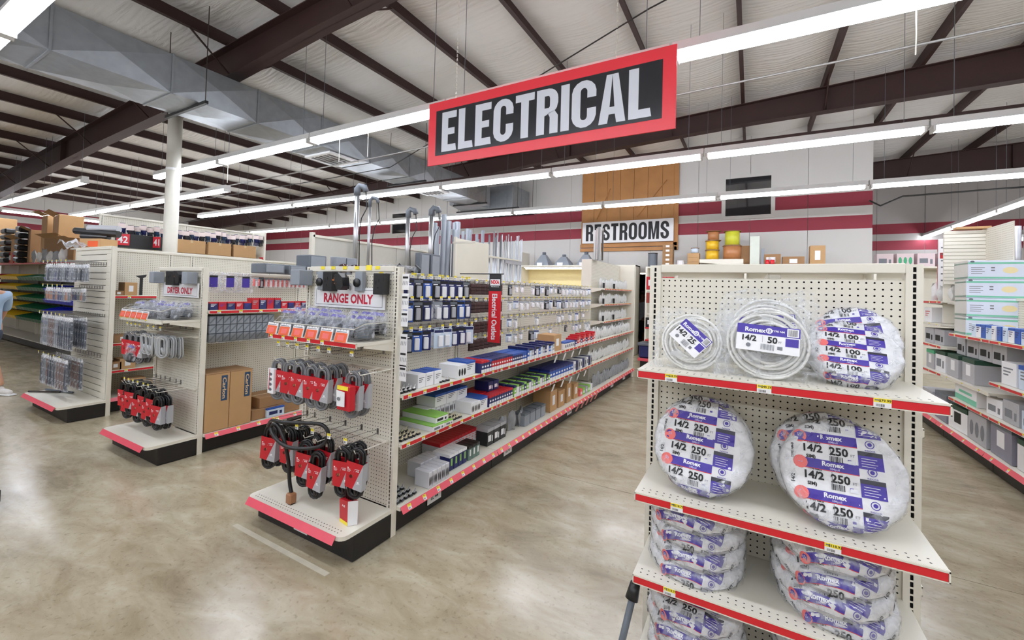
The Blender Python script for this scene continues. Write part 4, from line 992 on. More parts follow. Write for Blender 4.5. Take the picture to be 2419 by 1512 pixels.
def bin_card(x, y, z, label, group):
    t = thing('bin_card', label, 'label card', (x, y, z), group=group, rot=(-.25, 0, 0))
    MB().cbox(-.06, .06, -.004, .004, 0, .082, .001).build('card', WHITE, t)
    m = MB(); rect(m, XZ(-.0046), -.056, .056, .0, .06, 0); rect(m, XZ(-.005), -.03, .03, .012, .046, 1); rect(m, XZ(-.005), -.05, .045, .064, .069, 2)
    m.build('picture', [ORANGE, SALMON, GREYINK], t); return t
for k in range(6): bin_card(-3.0+.148*k, 1.815-.0, 1.322, 'orange picture card clipped to the RANGE ONLY basket, %s from the aisle side' % ordn(6-k), 'orange cards on the RANGE ONLY basket') if k < 6 else None
def bagged_outlet(x, y, z, label, group, seed, big=1.0, rz=0.0, lean_=0.0, cat='bagged outlet'):
    t = thing('bagged_outlet', label, cat, (x, y, z), group=group, rot=(lean_, 0, rz))
    k = seed % 3
    if ('bo', k) not in _c:
        r = random.Random(k*13+2); h = thing('tmp', 'x', 'x')
        a = MB().cbox(-.04, .04, -.03, .03, .005, .085, .006).mesh('receptacle', BLACKP if k else GREYD)
        bo = bag(h, .135, .17, .09, k+20, CLEAR2, n=8); bm = bo.data; bpy.data.objects.remove(bo); bpy.data.objects.remove(h)
        hd = MB().add([(-.06, -.012, .135), (.06, -.014, .13), (.045, -.004, .15), (-.05, .0, .155), (-.06, -.008, .135), (.06, -.01, .13), (.045, 0, .15), (-.05, .004, .155)], [(0, 1, 2, 3), (7, 6, 5, 4)]).mesh('header', PURPLE)
        _c['bo', k] = (a, bm, hd)
    a, bm, hd = _c['bo', k]
    link('receptacle', a, t); link('bag', bm, t, (0, 0, .085)); link('header', hd, t); t.scale = (big,)*3
    return t
rnd = random.Random(8)
i = 0
for row, (yy, dz) in enumerate(((1.93, 0), (2.04, .02))):
    for k in range(7):
        i += 1
        bagged_outlet(-2.985+.135*k+rnd.uniform(-.01, .01), yy, 1.335+dz, 'bagged dark outlet in the RANGE ONLY basket, %s row, %s from the left' % (('front', 'back')[row], ordn(k+1)), 'bagged outlets in the RANGE ONLY basket', k+row, 1.0, rnd.uniform(-.5, .5), rnd.uniform(-.3, .1))
# price signs clipped on the side of the right post
for k, z in enumerate((1.72, 1.585, 1.47, 1.31, 1.2, 1.1)):
    t = thing('side_card', 'white printed card on the aisle side of the RANGE ONLY post, %s from the top' % ordn(k+1), 'card', (-2.052, 2.16, z), group='white cards down the post')
    MB().cbox(-.034, .034, -.002, .002, -.055, .055, .0008).build('card', WHITE, t)
    m = MB(); f = XZ(-.0026); rect(m, f, -.022, .026, .022, .036, 0)
    for q in range(4): m.add([f(-.022+.014*q, -.02), f(-.018+.014*q, -.024), f(-.014+.014*q, .004), f(-.018+.014*q, .006)], [(0, 1, 2, 3)], 1)
    m.build('print', [INK, GREYINK], t)

# ================================================================== END DISPLAY C ("dryer only")
CXD = -5.15
ED = end_display(CXD, 'end_display', 'cream pegboard end display with a DRYER ONLY sign and hanging cords', geo=False)
sign_plate(CXD+.05, 2.121, 1.592, .755, .145, 'DRYER ONLY', 'EL 29', 'white sign with red letters DRYER ONLY above the left wire basket')
base(ED, -.495, .495, 0, -.40)
shelf(ED, -.46, .46, .012, -.31, 1.31, (-.42, -.28, -.14, 0, .14), strip=CREAM)
hooks_row(ED, [-.43, -.34, -.24, -.14, .04, .16, .3], 1.225)
hooks_row(ED, [-.44, -.34, -.24, -.13, .0, .1], .66)
MB().box(-.45, .45, -.028, -.004, 1.128, 1.142).build('crossbar', CREAM, ED)
MB().box(-.45, .45, -.028, -.004, .62, .634).build('crossbar', CREAM, ED)
basket(CXD, 'wire basket full of bagged outlets under the DRYER ONLY sign', 1.312)
for k in range(5): bin_card(CXD-.4+.125*k, 1.815, 1.305, 'orange picture card clipped to the DRYER ONLY basket, %s from the outer end' % ordn(k+1), 'orange cards on the DRYER ONLY basket')
for row, yy in enumerate((1.93, 2.04)):
    for k in range(7): bagged_outlet(CXD-.41+.135*k, yy, 1.315+.01*row, 'bagged pale outlet in the DRYER ONLY basket, %s row, %s from outer end' % (('front', 'back')[row], ordn(k+1)), 'bagged outlets in the DRYER ONLY basket', k*2, .95, rnd.uniform(-.5, .5), rnd.uniform(-.5, 0))
for hi, (x, n) in enumerate(zip((-.4, -.24, -.12), (3, 2, 2))):
    hook(ED, x, -.026, 1.138, L=.26, tagged=False, white=True)
    for k in range(n): cord('dryer_cord', 'grey cord in red sleeve, DRYER ONLY upper row, %s hook, %s from front' % (ordn(hi+1), ordn(k+1)), CXD+x+rnd.uniform(-.008, .008), 1.872+.06*k, 1.15, CG, 'grey sleeved cords under DRYER ONLY', rnd.uniform(-.05, .05), rnd.uniform(-.15, .15))
for hi, x in enumerate((-.02, .08, .18, .28, .37)):
    hook(ED, x, -.026, 1.138, L=.26, tagged=False, white=True)
    for k in range(3): cord('coiled_cord', 'pale grey bare coil, DRYER ONLY upper row, %s hook, %s from front' % (ordn(hi+4), ordn(k+1)), CXD+x+rnd.uniform(-.01, .01), 1.872+.065*k, 1.16-.01*k, CN, 'pale grey coils under DRYER ONLY', rnd.uniform(-.2, .2), rnd.uniform(-.6, .6))
bagged_outlet(CXD-.2, 1.84, .86, 'clear bag of fittings hanging below the DRYER ONLY grey cords', None, 2, 1.1)
for hi, (x, n) in enumerate(zip((-.42, -.33, -.24, -.09, .03, .13, .23, .33), (3, 3, 3, 2, 2, 2, 2, 2))):
    hook(ED, x, -.026, .632, L=.25, tagged=False, white=True)
    for k in range(n): cord('dryer_cord', 'black cord in red sleeve, DRYER ONLY lower row, %s hook, %s from front' % (ordn(hi+1), ordn(k+1)), CXD+x+rnd.uniform(-.008, .008), 1.872+.06*k, .64-.045*(hi % 2 == 1), CB, 'black sleeved cords under DRYER ONLY', rnd.uniform(-.05, .05), rnd.uniform(-.15, .15))
junction('grey box at the left top corner of the DRYER ONLY display', CXD-.34, 1.715, 2.118, .1, .12, .1)
black_box('black sample box above the DRYER ONLY sign', CXD-.04, 1.71, w_=.17, group='sample outlets over DRYER ONLY'); angle_plug('black sample plug above the right half of DRYER ONLY', CXD+.2, 1.715, group='sample outlets over DRYER ONLY')
junction('grey box at the right top corner of the DRYER ONLY display', CXD+.36, 1.715, 2.118, .1, .12, .1)
# ================================================================== END DISPLAY D (tools on slatted board)
CXH = -7.5
EH = end_display(CXH, 'end_display', 'tall slatted end display of hanging tools at the far left', hw_=.6, h=2.09, panel=None)
for k in range(24): MB().cbox(-.575, .575, .002, .016, .19+.0785*k, .19+.0785*k+.071, .003).build('slat', CREAM, EH)
MB().box(-.575, .575, .017, .02, .19, 2.08).build('slat_backing', SLOT, EH)
base(EH, -.63, .63, 0, -.42, z=.19)
code_plate(EH, -.08, -.338, .09, 'EL 27', .13, .07)
_p = {}
def pack(kind, w_, h_, d_, label, loc, group, rz=0.0, seed=0, cat='tool pack'):
    """clear hanging pack: clear sleeve, header card and the tool inside"""
    k = (kind, round(w_, 3), round(h_, 3), seed % 3)
    if k not in _p:
        r = random.Random(hash(k[1:]) % 1000+seed)
        s_ = MB().cbox(-w_/2, w_/2, -d_/2, d_/2, -h_, -.02, .008).mesh('sleeve', CLEAR2)
        hd = MB().cbox(-w_/2, w_/2, -.002, .002, -.05, .0, .001).mesh('header', WHITE)
        m = MB()
        if kind == 'dark':
            m.cbox(-w_*.36, w_*.36, -d_*.3, d_*.3, -h_*.96, -.055, .006); m.cyl((0, -d_*.32, -h_*.9), (0, -d_*.32, -h_*.3), w_*.12, 6)
        elif kind == 'brown':
            m.tube([(-.006, 0, -.05), (.012, 0, -h_*.3), (-.01, 0, -h_*.55), (.014, 0, -h_*.8), (-.004, 0, -h_*.98)], w_*.2, 6)
        else:
            m.tube([(-w_*.2, 0, -.06), (.0, 0, -h_*.4), (w_*.2, 0, -h_*.9)], w_*.1, 5); m.cbox(-w_*.25, w_*.2, -d_*.3, d_*.3, -h_*.9, -h_*.5, .004)
        tm = m.mesh('tool', {'dark': mat('blue_black', (42, 50, 66), .35, var=.3), 'brown': BROWN, 'grey': GREYD, 'blue': NAVY, 'copper': COPPER}[kind])
        _p[k] = (s_, hd, tm)
    t = thing('tool_pack', label, cat, loc, rz, group)
    for nm, me in zip(('sleeve', 'header', 'tool'), _p[k]): link(nm, me, t)
    return t
rnd = random.Random(21)
for row, (z, xs, h_, w_, kinds) in enumerate(((1.86, [-.45+.082*i for i in range(12)], .23, .075, ['grey', 'dark', 'grey', 'grey', 'blue', 'grey', 'dark', 'grey', 'grey', 'dark', 'grey', 'grey']),
                                             (1.56, [-.42+.088*i for i in range(10)], .17, .07, ['copper', 'copper', 'copper', 'blue', 'copper', 'blue', 'blue', 'grey', 'copper', 'grey']),
                                             (1.21, [-.5+.075*i for i in range(14)], .4, .068, ['grey', 'grey', 'grey', 'brown', 'brown', 'brown', 'grey', 'grey', 'dark', 'dark', 'dark', 'dark', 'dark', 'dark']),
                                             (.70, [-.46+.095*i for i in range(10)], .38, .075, ['dark', 'grey', 'brown', 'dark', 'dark', 'dark', 'brown', 'brown', 'brown', 'dark']))):
    for i, (x, kd) in enumerate(zip(xs, kinds)):
        hook(EH, x, .0, z+.02, L=.34, tagged=(i % 2 == 0))
        for b_ in range(2):
            pack(kd, w_, h_, .03, '%s clear tool pack on the tall slatted display, %s hook row, %s pack%s' % ({'grey': 'grey', 'dark': 'dark', 'brown': 'brown handled', 'copper': 'copper coloured', 'blue': 'navy'}[kd], ordn(row+1), ordn(i+1), ', behind' if b_ else ''),
                 (CXH+x+rnd.uniform(-.008, .008), EY-.3+.13*b_, z), 'tool packs on the slatted display, row %d' % (row+1), rnd.uniform(-.2, .2), i+row)
tag(MB().tube([(-8.1, 1.75, .205), (-7.75, 1.95, .205)], .012, 6).build('pry_bar', DARKM), 'dark steel pry bar lying on the deck of the slatted display', 'pry bar')
tag(MB().tube([(-8.08, 1.9, .205), (-7.6, 2.03, .205)], .014, 6).build('pry_bar', GREYD), 'pale grey pry bar lying at the back of the slatted deck', 'pry bar')

# ================================================================== gondola runs
def run(name, label, o, rz, bays, h, shelves, deck_y=-.52, peg_y=-.03, end_post=True, kick=True, rails=True, strip=RED, tagstep=.14, decks=True):
    """double-sided gondola seen from one side: bays along local x, front at negative y"""
    t = thing(name, label, 'gondola', o, rz)
    for i, (a, b_) in enumerate(zip(bays, bays[1:])):
        MB().box(a+.02, b_-.02, peg_y, peg_y+.008, .19, h-.02).build('pegboard', PEG, t)
    for x in bays: link('upright', upright_mesh(h), t, (x, peg_y-.012, 0))
    MB().cbox(bays[0]-.03, bays[-1]+.03, peg_y-.016, peg_y+.03, h-.03, h+.002, .003).build('top_rail', CREAM, t)
    for a, b_ in zip(bays, bays[1:]):
        if decks:
            n = max(1, int((b_-a)/tagstep)); base(t, a+.003, b_-.003, peg_y, deck_y, round_=False, kick_in=.05, tags=[a+(b_-a)*(k+.5)/n for k in range(n)])
        for z in shelves:
            n = max(1, int((b_-a)/tagstep)); shelf(t, a+.004, b_-.004, peg_y, deck_y+.01, z, [a+(b_-a)*(k+.45)/n for k in range(n)], strip=strip)
    return t
FO = Fr((-2.57, 2.175, 0), PI/2)
B1 = [0, 1.25, 2.55, 3.85, 4.72, 5.63, 6.55]
R1 = run('shelf_run', 'long cream pegboard gondola of electrical outlets with three red shelf edges', FO.o, PI/2, B1, 1.79, (.945, .61))
MB().box(4.72, 6.55, -.2, -.19, .2, 2.25).build('tall_board', PEG, R1)
MB().cbox(6.55, 6.6, -.5, 0, 0, 2.25, .004).build('end_panel', CREAM, R1); MB().cbox(4.69, 4.73, -.22, -.05, .2, 2.25, .003).build('end_panel', CREAM, R1)
for z in (1.765, 1.5, 1.21): shelf(R1, 4.72, 6.55, -.2, -.45, z, [4.8+.1*k for k in range(18)], lip=.03)
for x, tx in ((.42, 'EL 44'), (1.55, 'EL 45'), (3.2, 'EL 46'), (5.2, 'EL 47'), (6.0, 'EL 48')): code_plate(R1, x, -.475, .085, tx, .16, .075)
for i in range(9):       # little white price slips hanging below two shelves and pink ones below the deck
    z = .905 if i % 2 else .57
    o = MB().box(-.022, .022, -.001, .001, -.09, 0).build('hanging_slip', WHITE, R1); o.location = (2.55+.28*(i//2)+.05*(i % 2), -.53, z); o.rotation_euler = (.3, .12, 0)
for i in range(5):
    o = MB().box(-.03, .03, -.001, .001, -.11, 0).build('hanging_slip', mat('pink_slip', (196, 130, 122), .6), R1); o.location = (3.35+.2*i, -.555, .165); o.rotation_euler = (.35, .2, 0)
# ---- cards on hooks along the run
_k = {}
CARDS = {'navy': (NAVY, WHITE, BLACKP), 'blue': (BLUE, WHITE, INK), 'black': (INK, SILVER, GREYD), 'pale': (TEALW, WHITE, NAVY), 'clear': (CLEAR2, WHITE, GREYP), 'brown': (mat('brown_plate', (66, 40, 38), .45, var=.15), mat('brown_plate', (66, 40, 38)), mat('brown_plate2', (92, 62, 58), .4))}
def card(kind, w_, h_, label, loc, rz, group, v=0):
    k = (kind, w_, h_, v)
    if k not in _k:
        bm, dm, em = CARDS[kind]
        b_ = MB().cbox(-w_/2, w_/2, -.002, .002, -h_, 0, .0015).mesh('backing_card', bm)
        p = MB()
        if kind in ('brown',):
            for q in range(3): p.cbox(-w_*.42, w_*.42, -.014, -.002, -h_+h_*.05+q*h_*.3, -h_+h_*.3+q*h_*.3, .004)
            me = p.mesh('plate', dm)
        else:
            p.cbox(-w_*.24+.1*w_*(v % 2), w_*.24+.1*w_*(v % 2), -.022, -.002, -h_*.92, -h_*.34, .005); me = p.mesh('blister', dm)
        q = MB(); rect(q, XZ(-.0026), -w_*.45, w_*.45, -h_*.2, -h_*.06, 0); rect(q, XZ(-.003), -w_*.3, w_*.2, -h_*.28, -h_*.23, 1)
        _k[k] = (b_, me, q.mesh('print', [em, WHITE]))
    t = thing('hanging_card', label, 'hanging card', loc, rz, group)
    b_, me, q = _k[k]; link('backing_card', b_, t); link('plate' if kind == 'brown' else 'blister', me, t); link('print', q, t)
    return t
rnd = random.Random(31)
def place_card(kind, x, y, z, w_, h_, label, group, v=0):
    return card(kind, w_, h_, label, FO(x, y, z), PI/2-math.radians(rnd.uniform(18, 40)), group, v)
pal = {0: ['navy', 'navy', 'black', 'blue', 'black', 'navy', 'navy', 'navy', 'black'], 1: ['blue', 'blue', 'black', 'navy', 'clear', 'navy', 'black', 'blue', 'navy'], 2: ['black', 'black', 'blue', 'navy', 'pale', 'pale', 'navy', 'navy', 'pale']}
for row, z in enumerate((1.755, 1.575, 1.335)):
    for i in range(9):
        x = .2+.108*i+.03*row*(i > 3)
        hook(R1, x, -.045, z+.02, L=.24)
        for b_ in range(2):
            place_card(pal[row][i], x, -.25+.09*b_, z, .085 if pal[row][i] != 'pale' else .1, .165, '%s carded switch on the outlet wall, %s hook row, %s from near end%s' % (pal[row][i], ordn(row+1), ordn(i+1), ', behind' if b_ else ''), 'carded switches, hook row %d' % (row+1), i % 3)
for row, z in enumerate((1.74, 1.56, 1.36, 1.19)):
    for i in range(7):
        x = 1.25+.085*i
        hook(R1, x, -.045, z+.02, L=.2, tagged=i % 2 == 0)
        place_card('brown', x, -.2, z, .07, .11, 'dark brown wall plate pack beside the red banner, %s hook row, %s along' % (ordn(row+1), ordn(i+1)), 'brown wall plates, hook row %d' % (row+1))
    for i in range(20):
        x = 1.95+.14*i
        if x > 4.66: break
        hook(R1, x, -.045, z+.03, L=.2)
        kd = rnd.choice(['clear', 'clear', 'clear', 'pale', 'black']) if row != 2 or i % 3 == 0 else 'clear'
        if rnd.random() < (.95 if row < 2 else .6):
            place_card(kd, x, -.22, z+.005, rnd.choice((.06, .075)), rnd.choice((.09, .12)), 'small %s bagged fitting past the banner, %s hook row, %s along' % (kd, ordn(row+1), ordn(i+1)), 'small bagged fittings, hook row %d' % (row+1), i % 3)
# ---- hanging banner
t = thing('aisle_banner', 'narrow red banner reading Electrical Outlets under a black NIXA header', 'banner', (-2.135, 3.46, 1.8))
MB().tube([(-.42, 0, .035), (.09, 0, .035)], .006, 6).build('arm', BLACK, t)
MB().box(-.068, .068, -.002, .002, -.62, -.125).build('red_field', RED, t)
h_ = MB().box(-.066, .066, -.0025, .0025, -.13, .03).build('header', mat('banner_black', (32, 30, 32), .4), t)
m = MB(); f = XZ(-.0028, 0, -.06); rect(m, f, -.055, .055, -.016, .045, 0); rect(m, XZ(-.003, 0, -.06), -.055, .055, -.034, -.018, 3)
text(m, 'NIXA', XZ(-.0034, 0, -.06), .034, 1, .07, width=.092, y=.018); text(m, 'Hardware', XZ(-.0034, 0, -.06), .009, 2, .04, width=.09, y=-.026)
m.build('header_print', [WHITE, RED, WHITE, INK], h_)
m = MB(); text(m, 'Electrical Outlets', lambda u, v: (v, -.0026, -.375-u), .055, 0, .035, width=.44); m.build('lettering', WHITE, t)
# ---- cartons and small stock on the shelves
_b = {}
def carton(w_, d_, h_, body, topm, front, label, loc, rz, group, cat='carton', kind=0, nm='carton'):
    k = (round(w_, 3), round(d_, 3), round(h_, 3), body.name, topm.name if topm else '', front.name if front else '', kind)
    if k not in _b:
        c = MB().cbox(-w_/2, w_/2, -d_/2, d_/2, 0, h_, .0025).mesh('box', body)
        tp = MB().cbox(-w_/2-.0004, w_/2+.0004, -d_/2-.0006, d_/2, h_*.82, h_+.0006, .001).mesh('lid_print', topm) if topm else None
        fp = None
        if front:
            m = MB(); f = XZ(-d_/2-.0008)
            if kind == 0: rect(m, f, -w_*.38, w_*.1, h_*.25, h_*.62); rect(m, f, w_*.22, w_*.36, h_*.2, h_*.55)
            elif kind == 1:
                for q in range(3): m.add([f((q-1)*w_*.3+w_*.11*math.cos(2*PI*i/10), h_*.45+h_*.28*math.sin(2*PI*i/10)) for i in range(10)], [list(range(10))])
            elif kind == 2: rect(m, f, -w_*.5, w_*.5, 0, h_*.3); rect(m, f, -w_*.3, w_*.3, h_*.45, h_*.6)
            elif kind == 3:
                for q in range(3): rect(m, f, -w_*.36, w_*(.3-.15*q), h_*(.7-.14*q), h_*(.76-.14*q))
            elif kind == 4: rect(m, f, -w_*.18, w_*.18, h_*.3, h_*.75)
            fp = m.mesh('front_print', front)
        _b[k] = (c, tp, fp)
    c, tp, fp = _b[k]
    t = thing(nm, label, cat, loc, rz, group); link('box', c, t)
    if tp: link('lid_print', tp, t)
    if fp: link('front_print', fp, t)
    return t
MILK = mat('milky_bag', (218, 218, 216), .35, var=.12, scale=26, bump=.3)
GREYBAG = mat('grey_bag', (150, 152, 156), .35, var=.2, scale=26, bump=.3)
def pouch_mesh(seed, mt):
    r = random.Random(seed); w_, h_, d_ = .1, .17, .05; n = 5
    P = [r.uniform(0, 6) for _ in range(4)]
    def side(s_):
        def fn(a, b_):
            u, v = 2*a-1, 2*b_-1; e = (1-abs(u)**2.5)*(1-abs(v)**2.2)
            return (u*w_/2*(1-.25*max(0, v)+.08*math.sin(4*v+P[0])), s_*d_/2*e+.008*math.sin(4*u+P[1]+3*v), h_*b_+.012*math.sin(5*u+P[2]))
        return fn
    m = MB(); m.grid(side(-1), n, n); m.grid(side(1), n, n); return m.mesh('pouch', mt, True)
POUCH = [pouch_mesh(s_, MILK) for s_ in range(4)]; GPOUCH = [pouch_mesh(s_, GREYBAG) for s_ in range(4)]
def pouch(loc, label, group, i=0, grey=False, rz=0.0, sc=1.0):
    o = link('poly_bag', (GPOUCH if grey else POUCH)[i % 4], None, loc, (0, 0, rz)); o.scale = (sc, sc, sc*random.Random(i).uniform(.8, 1.1)); return tag(o, label, 'bag', group)
def toggle(loc, label, group, mt, rz):
    k = ('tg', mt.name)
    if k not in _b: _b[k] = (MB().cbox(-.016, .016, -.012, .012, 0, .012, .002).mesh('body', BLACKP), MB().cbox(-.012, .012, -.006, .006, .012, .02, .002).add([(-.004, -.003, .02), (.004, -.003, .02), (.004, .003, .02), (-.004, .003, .02), (-.003, -.012, .04), (.003, -.012, .04), (.003, -.007, .041), (-.003, -.007, .041)], [(0, 1, 5, 4), (1, 2, 6, 5), (2, 3, 7, 6), (3, 0, 4, 7), (4, 5, 6, 7)]).mesh('lever', mt))
    t = thing('toggle_switch', label, 'switch', loc, rz, group); link('body', _b[k][0], t); link('lever', _b[k][1], t); return t
RZ = PI/2
def sw(x0, x1, z, mt, nm, rows=2):
    n = int((x1-x0)/.042); i = 0
    for r_ in range(rows):
        for k in range(n):
            i += 1; toggle(FO(x0+.042*k, -.47+.06*r_, z), '%s toggle switch lying on the %s, %s in its tray' % nm[:2]+(ordn(i),) if False else '%s toggle switch on the %s, %s in its tray' % (nm[0], nm[1], ordn(i)), '%s toggle switches on the %s' % nm[:2], mt, RZ+rnd.uniform(-.4, .4))
IVORY = mat('ivory_plastic', (226, 214, 180), .4)
sw(.03, .2, .946, WHITE, ('white', 'top outlet shelf near end')); sw(.46, .62, .946, WHITE, ('white', 'top outlet shelf between cartons'), 1)
sw(.05, .3, .611, IVORY, ('ivory', 'middle outlet shelf near end'), 3); sw(.56, .78, .611, IVORY, ('pale', 'middle outlet shelf behind the green boxes'), 3)
sw(.03, .28, .192, SILVER, ('silver', 'base deck near end'), 4)
cn = {}
def ct(x, y, z, w_, d_, h_, body, topm, front, desc, where, kind=0, rz=0.0, cat='carton'):
    key = (desc, where); cn[key] = cn.get(key, 0)+1
    return carton(w_, d_, h_, body, topm, front, '%s on the %s, %s from near end' % (desc, where, ordn(cn[key])), FO(x, y, z), RZ+rz, '%ss on the %s' % (desc, where), cat, kind)
A_, M_, D_ = 'top outlet shelf', 'middle outlet shelf', 'outlet run base deck'
for x in (.24, .33, .43): ct(x, -.39, .946, .085, .16, .1, WHITE, None, GREYINK, 'white carton', A_, 3)
for x in (.33, .43): ct(x, -.385, 1.0465, .085, .15, .004, BLUE, None, None, 'blue lid flap', A_)
ct(.70, -.4, .946, .12, .2, .11, WHITE, None, INK, 'white carton with dark ovals', A_, 1); ct(.85, -.38, .946, .14, .2, .12, WHITE, BLUE, GREYINK, 'blue lidded white carton', A_, 3)
for i in range(20):
    for b_ in range(2): ct(.97+.043*i, -.47+.13*b_, .946, .04, .11, .105, REDP if 3 < i < 13 else NAVY if i < 18 else BLUE, NAVY if 3 < i < 13 else REDP if i < 3 else BLUE, WHITE, 'small navy and red box', A_, 2)
for i in range(13):
    for b_ in range(2): ct(1.85+.055*i, -.47+.13*b_, .946, .05, .11, .12 if i % 3 else .135, (BLUE, TEALW, SILVER, NAVY, WHITE)[i % 5], (NAVY, INK, NAVY)[i % 3], WHITE, 'small mixed blue box', A_, 2)
ct(2.75, -.36, .946, .24, .22, .2, CARD, None, WHITE, 'cardboard carton', A_, 4)
for i in range(5): ct(2.93+.07*i, -.46, .946, .065, .1, .09, WHITE, BLUE, GREYINK, 'little white box', A_, 0)
for i in range(12): ct(3.3+.07*i, -.44, .946, .06, .14, .11+.02*(i % 3), (NAVY, REDP, SALMON)[i % 3], REDP, WHITE, 'small red topped box', A_, 2)
for i in range(22):
    x = 4.2+.105*i
    for b_ in range(2): pouch(FO(x+rnd.uniform(-.02, .02), -.44+.13*b_, .946), 'milky bag of parts on the top outlet shelf, far end, %s along, %s row' % (ordn(i+1), ('front', 'back')[b_]), 'milky bags on the top outlet shelf', i+b_, rz=RZ+rnd.uniform(-.3, .3))
for k, z in enumerate((1.766, 1.501, 1.211)):
    ct_nm = ('topmost', 'second', 'third')[k]
    for i in range(16): pouch(FO(4.78+.108*i, -.36, z), 'milky bag of parts on the %s shelf of the tall section, %s along' % (ct_nm, ordn(i+1)), 'milky bags on the %s tall shelf' % ct_nm, i+k, rz=RZ+rnd.uniform(-.3, .3))
    for i in range(2): ct(4.80+.62*i, -.41, z, .03, .03, .09, BLACKP, None, None, 'black divider bin end', 'tall section %s shelf' % ct_nm)
# middle shelf
ct(.38, -.36, .611, .14, .34, .045, WHITE, LIME, GREYINK, 'flat green edged carton', M_); ct(.44, -.34, .657, .15, .34, .05, WHITE, LIME, INK, 'flat green edged carton', M_); ct(.52, -.42, .611, .1, .2, .035, WHITE, LIME, GREYINK, 'flat green edged carton', M_)
for i in range(9): ct(.5+.058*i, -.25, .611, .05, .16, .1, WHITE, None, INK, 'white pack with dark ovals', M_, 1)
for i in range(3): ct(.86+.045*i, -.42, .611, .042, .18, .1, WHITE, None, INK, 'slim white pack', M_, 1)
for i in range(3): ct(.62+.15*i, -.25, .712, .145, .2, .1, WHITE, BLUE, GREYINK, 'stacked blue lidded white carton', M_, 3)
ct(1.04, -.40, .611, .13, .2, .11, WHITE, BLUE, GREYINK, 'front blue lidded carton', M_, 3)
for i in range(10):
    for b_ in range(3): ct(1.14+.044*i, -.46+.12*b_, .611, .04, .1, .1, NAVY, REDP, WHITE, 'small red lidded navy box', M_, 2)
for i in range(2): ct(1.3+.1*i, -.33, .735 if False else .712, .09, .16, .09, NAVY, None, WHITE, 'navy box lying on top', M_, 0)
for i in range(16):
    for b_ in range(2): ct(1.6+.055*i, -.46+.13*b_, .611, .05, .11, .11, (LIME, WHITE, SILVER, LIME, NAVY)[i % 5], (NAVY, LIME, INK)[i % 3], WHITE, 'small lime and white box', M_, 2)
for i in range(9):
    for b_ in range(2): ct(2.5+.085*i, -.44+.15*b_, .611, .08, .13, .14, BLUE, NAVY, WHITE, 'blue box', M_, 2)
for i in range(9): ct(3.3+.085*i, -.42, .611, .07, .16, .13, (WHITE, NAVY, SILVER)[i % 3], None, INK, 'upright white and navy box', M_, 4)
for i in range(23):
    pouch(FO(4.1+.105*i, -.42, .611), 'milky bag of parts on the middle outlet shelf, far end, %s along' % ordn(i+1), 'milky bags on the middle outlet shelf', i, rz=RZ+rnd.uniform(-.3, .3))
# base deck
for r_ in range(2):
    for i in range(5): ct(.33+.05*i+.09*r_, -.44+.16*r_, .19, .045, .14, .12, mat('clear_white_pack', (214, 214, 220), .25), None, INK, 'clear fronted white pack', D_, 1)
for i in range(4): ct(.66+.062*i, -.36, .19, .056, .18, .13, NAVY, WHITE, LIME, 'navy box with pale lid', D_, 4)
for i in range(3): ct(.92+.06*i, -.38, .19, .055, .15, .12, mat('grey_green', (96, 120, 112), .5), BLACKP, WHITE, 'grey green box', D_, 4)
for i in range(11): ct(.74+.052*i, -.18+.0*i, .19, .048, .2, .16, mat('clear_white_pack'), REDP, SALMON, 'red lidded clear pack', D_, 3)
for i in range(3): ct(1.32+.12*i, -.33, .19, .11, .16, .16, BLACKP, SILVER, WHITE, 'black carton', D_, 0)
for i in range(6): pouch(FO(1.62+.1*i, -.36+.05*(i % 2), .19), 'grey plastic bag on the base deck past the black cartons, %s along' % ordn(i+1), 'grey bags on the outlet base deck', i, True, RZ+rnd.uniform(-.5, .5), 1.1)
for i in range(4): ct(2.05+.14*i, -.36, .19, .12, .14, .14, GREYP, GREYD, None, 'grey metal box', D_)
for i in range(4): ct(2.75+.26*i, -.32, .19, .2 if i < 2 else .16, .24, .26-.05*(i % 2), CARD, None, WHITE, 'cardboard carton', D_, 4)
for i in range(5): ct(3.7+.11*i, -.38, .19, .09, .16, .1, (SALMON, LIME, SILVER, LIME, WHITE)[i], None, WHITE, 'small mixed carton', D_, 0)
for i in range(20): pouch(FO(4.35+.11*i, -.42, .19), 'grey bag of parts on the base deck, far end, %s along' % ordn(i+1), 'grey bags on the far base deck', i, True, RZ+rnd.uniform(-.3, .3), 1.15)
# items on top of the run
tag(MB().cbox(-2.5, -2.3, 2.3, 2.55, 1.815, 1.85, .01).build('clear_dome', CLEAR2), 'clear plastic price holder standing on the near top of the outlet gondola', 'price holder')
for i, y in enumerate((2.62, 2.82)):
    t = thing('black_clamp', 'black round cable clamp standing on top of the outlet gondola, %s from near end' % ordn(i+1), 'clamp', (-2.56, y, 1.795), group='clamps on the outlet gondola')
    MB().tube([(-.03, 0, 0), (-.045, 0, .04), (0, 0, .075), (.045, 0, .04), (.03, 0, 0)], .014, 6).build('ring', BLACKP, t, True); MB().cbox(-.055, .055, -.03, .03, 0, .012, .003).build('foot', WHITE, t)
for i in range(7):
    o = MB().cbox(-.02, .02, -.001, .001, -.013, .013, .0004).build('top_tag', YELLOW, R1); o.location = (.2+.19*i, -.06, 1.795)
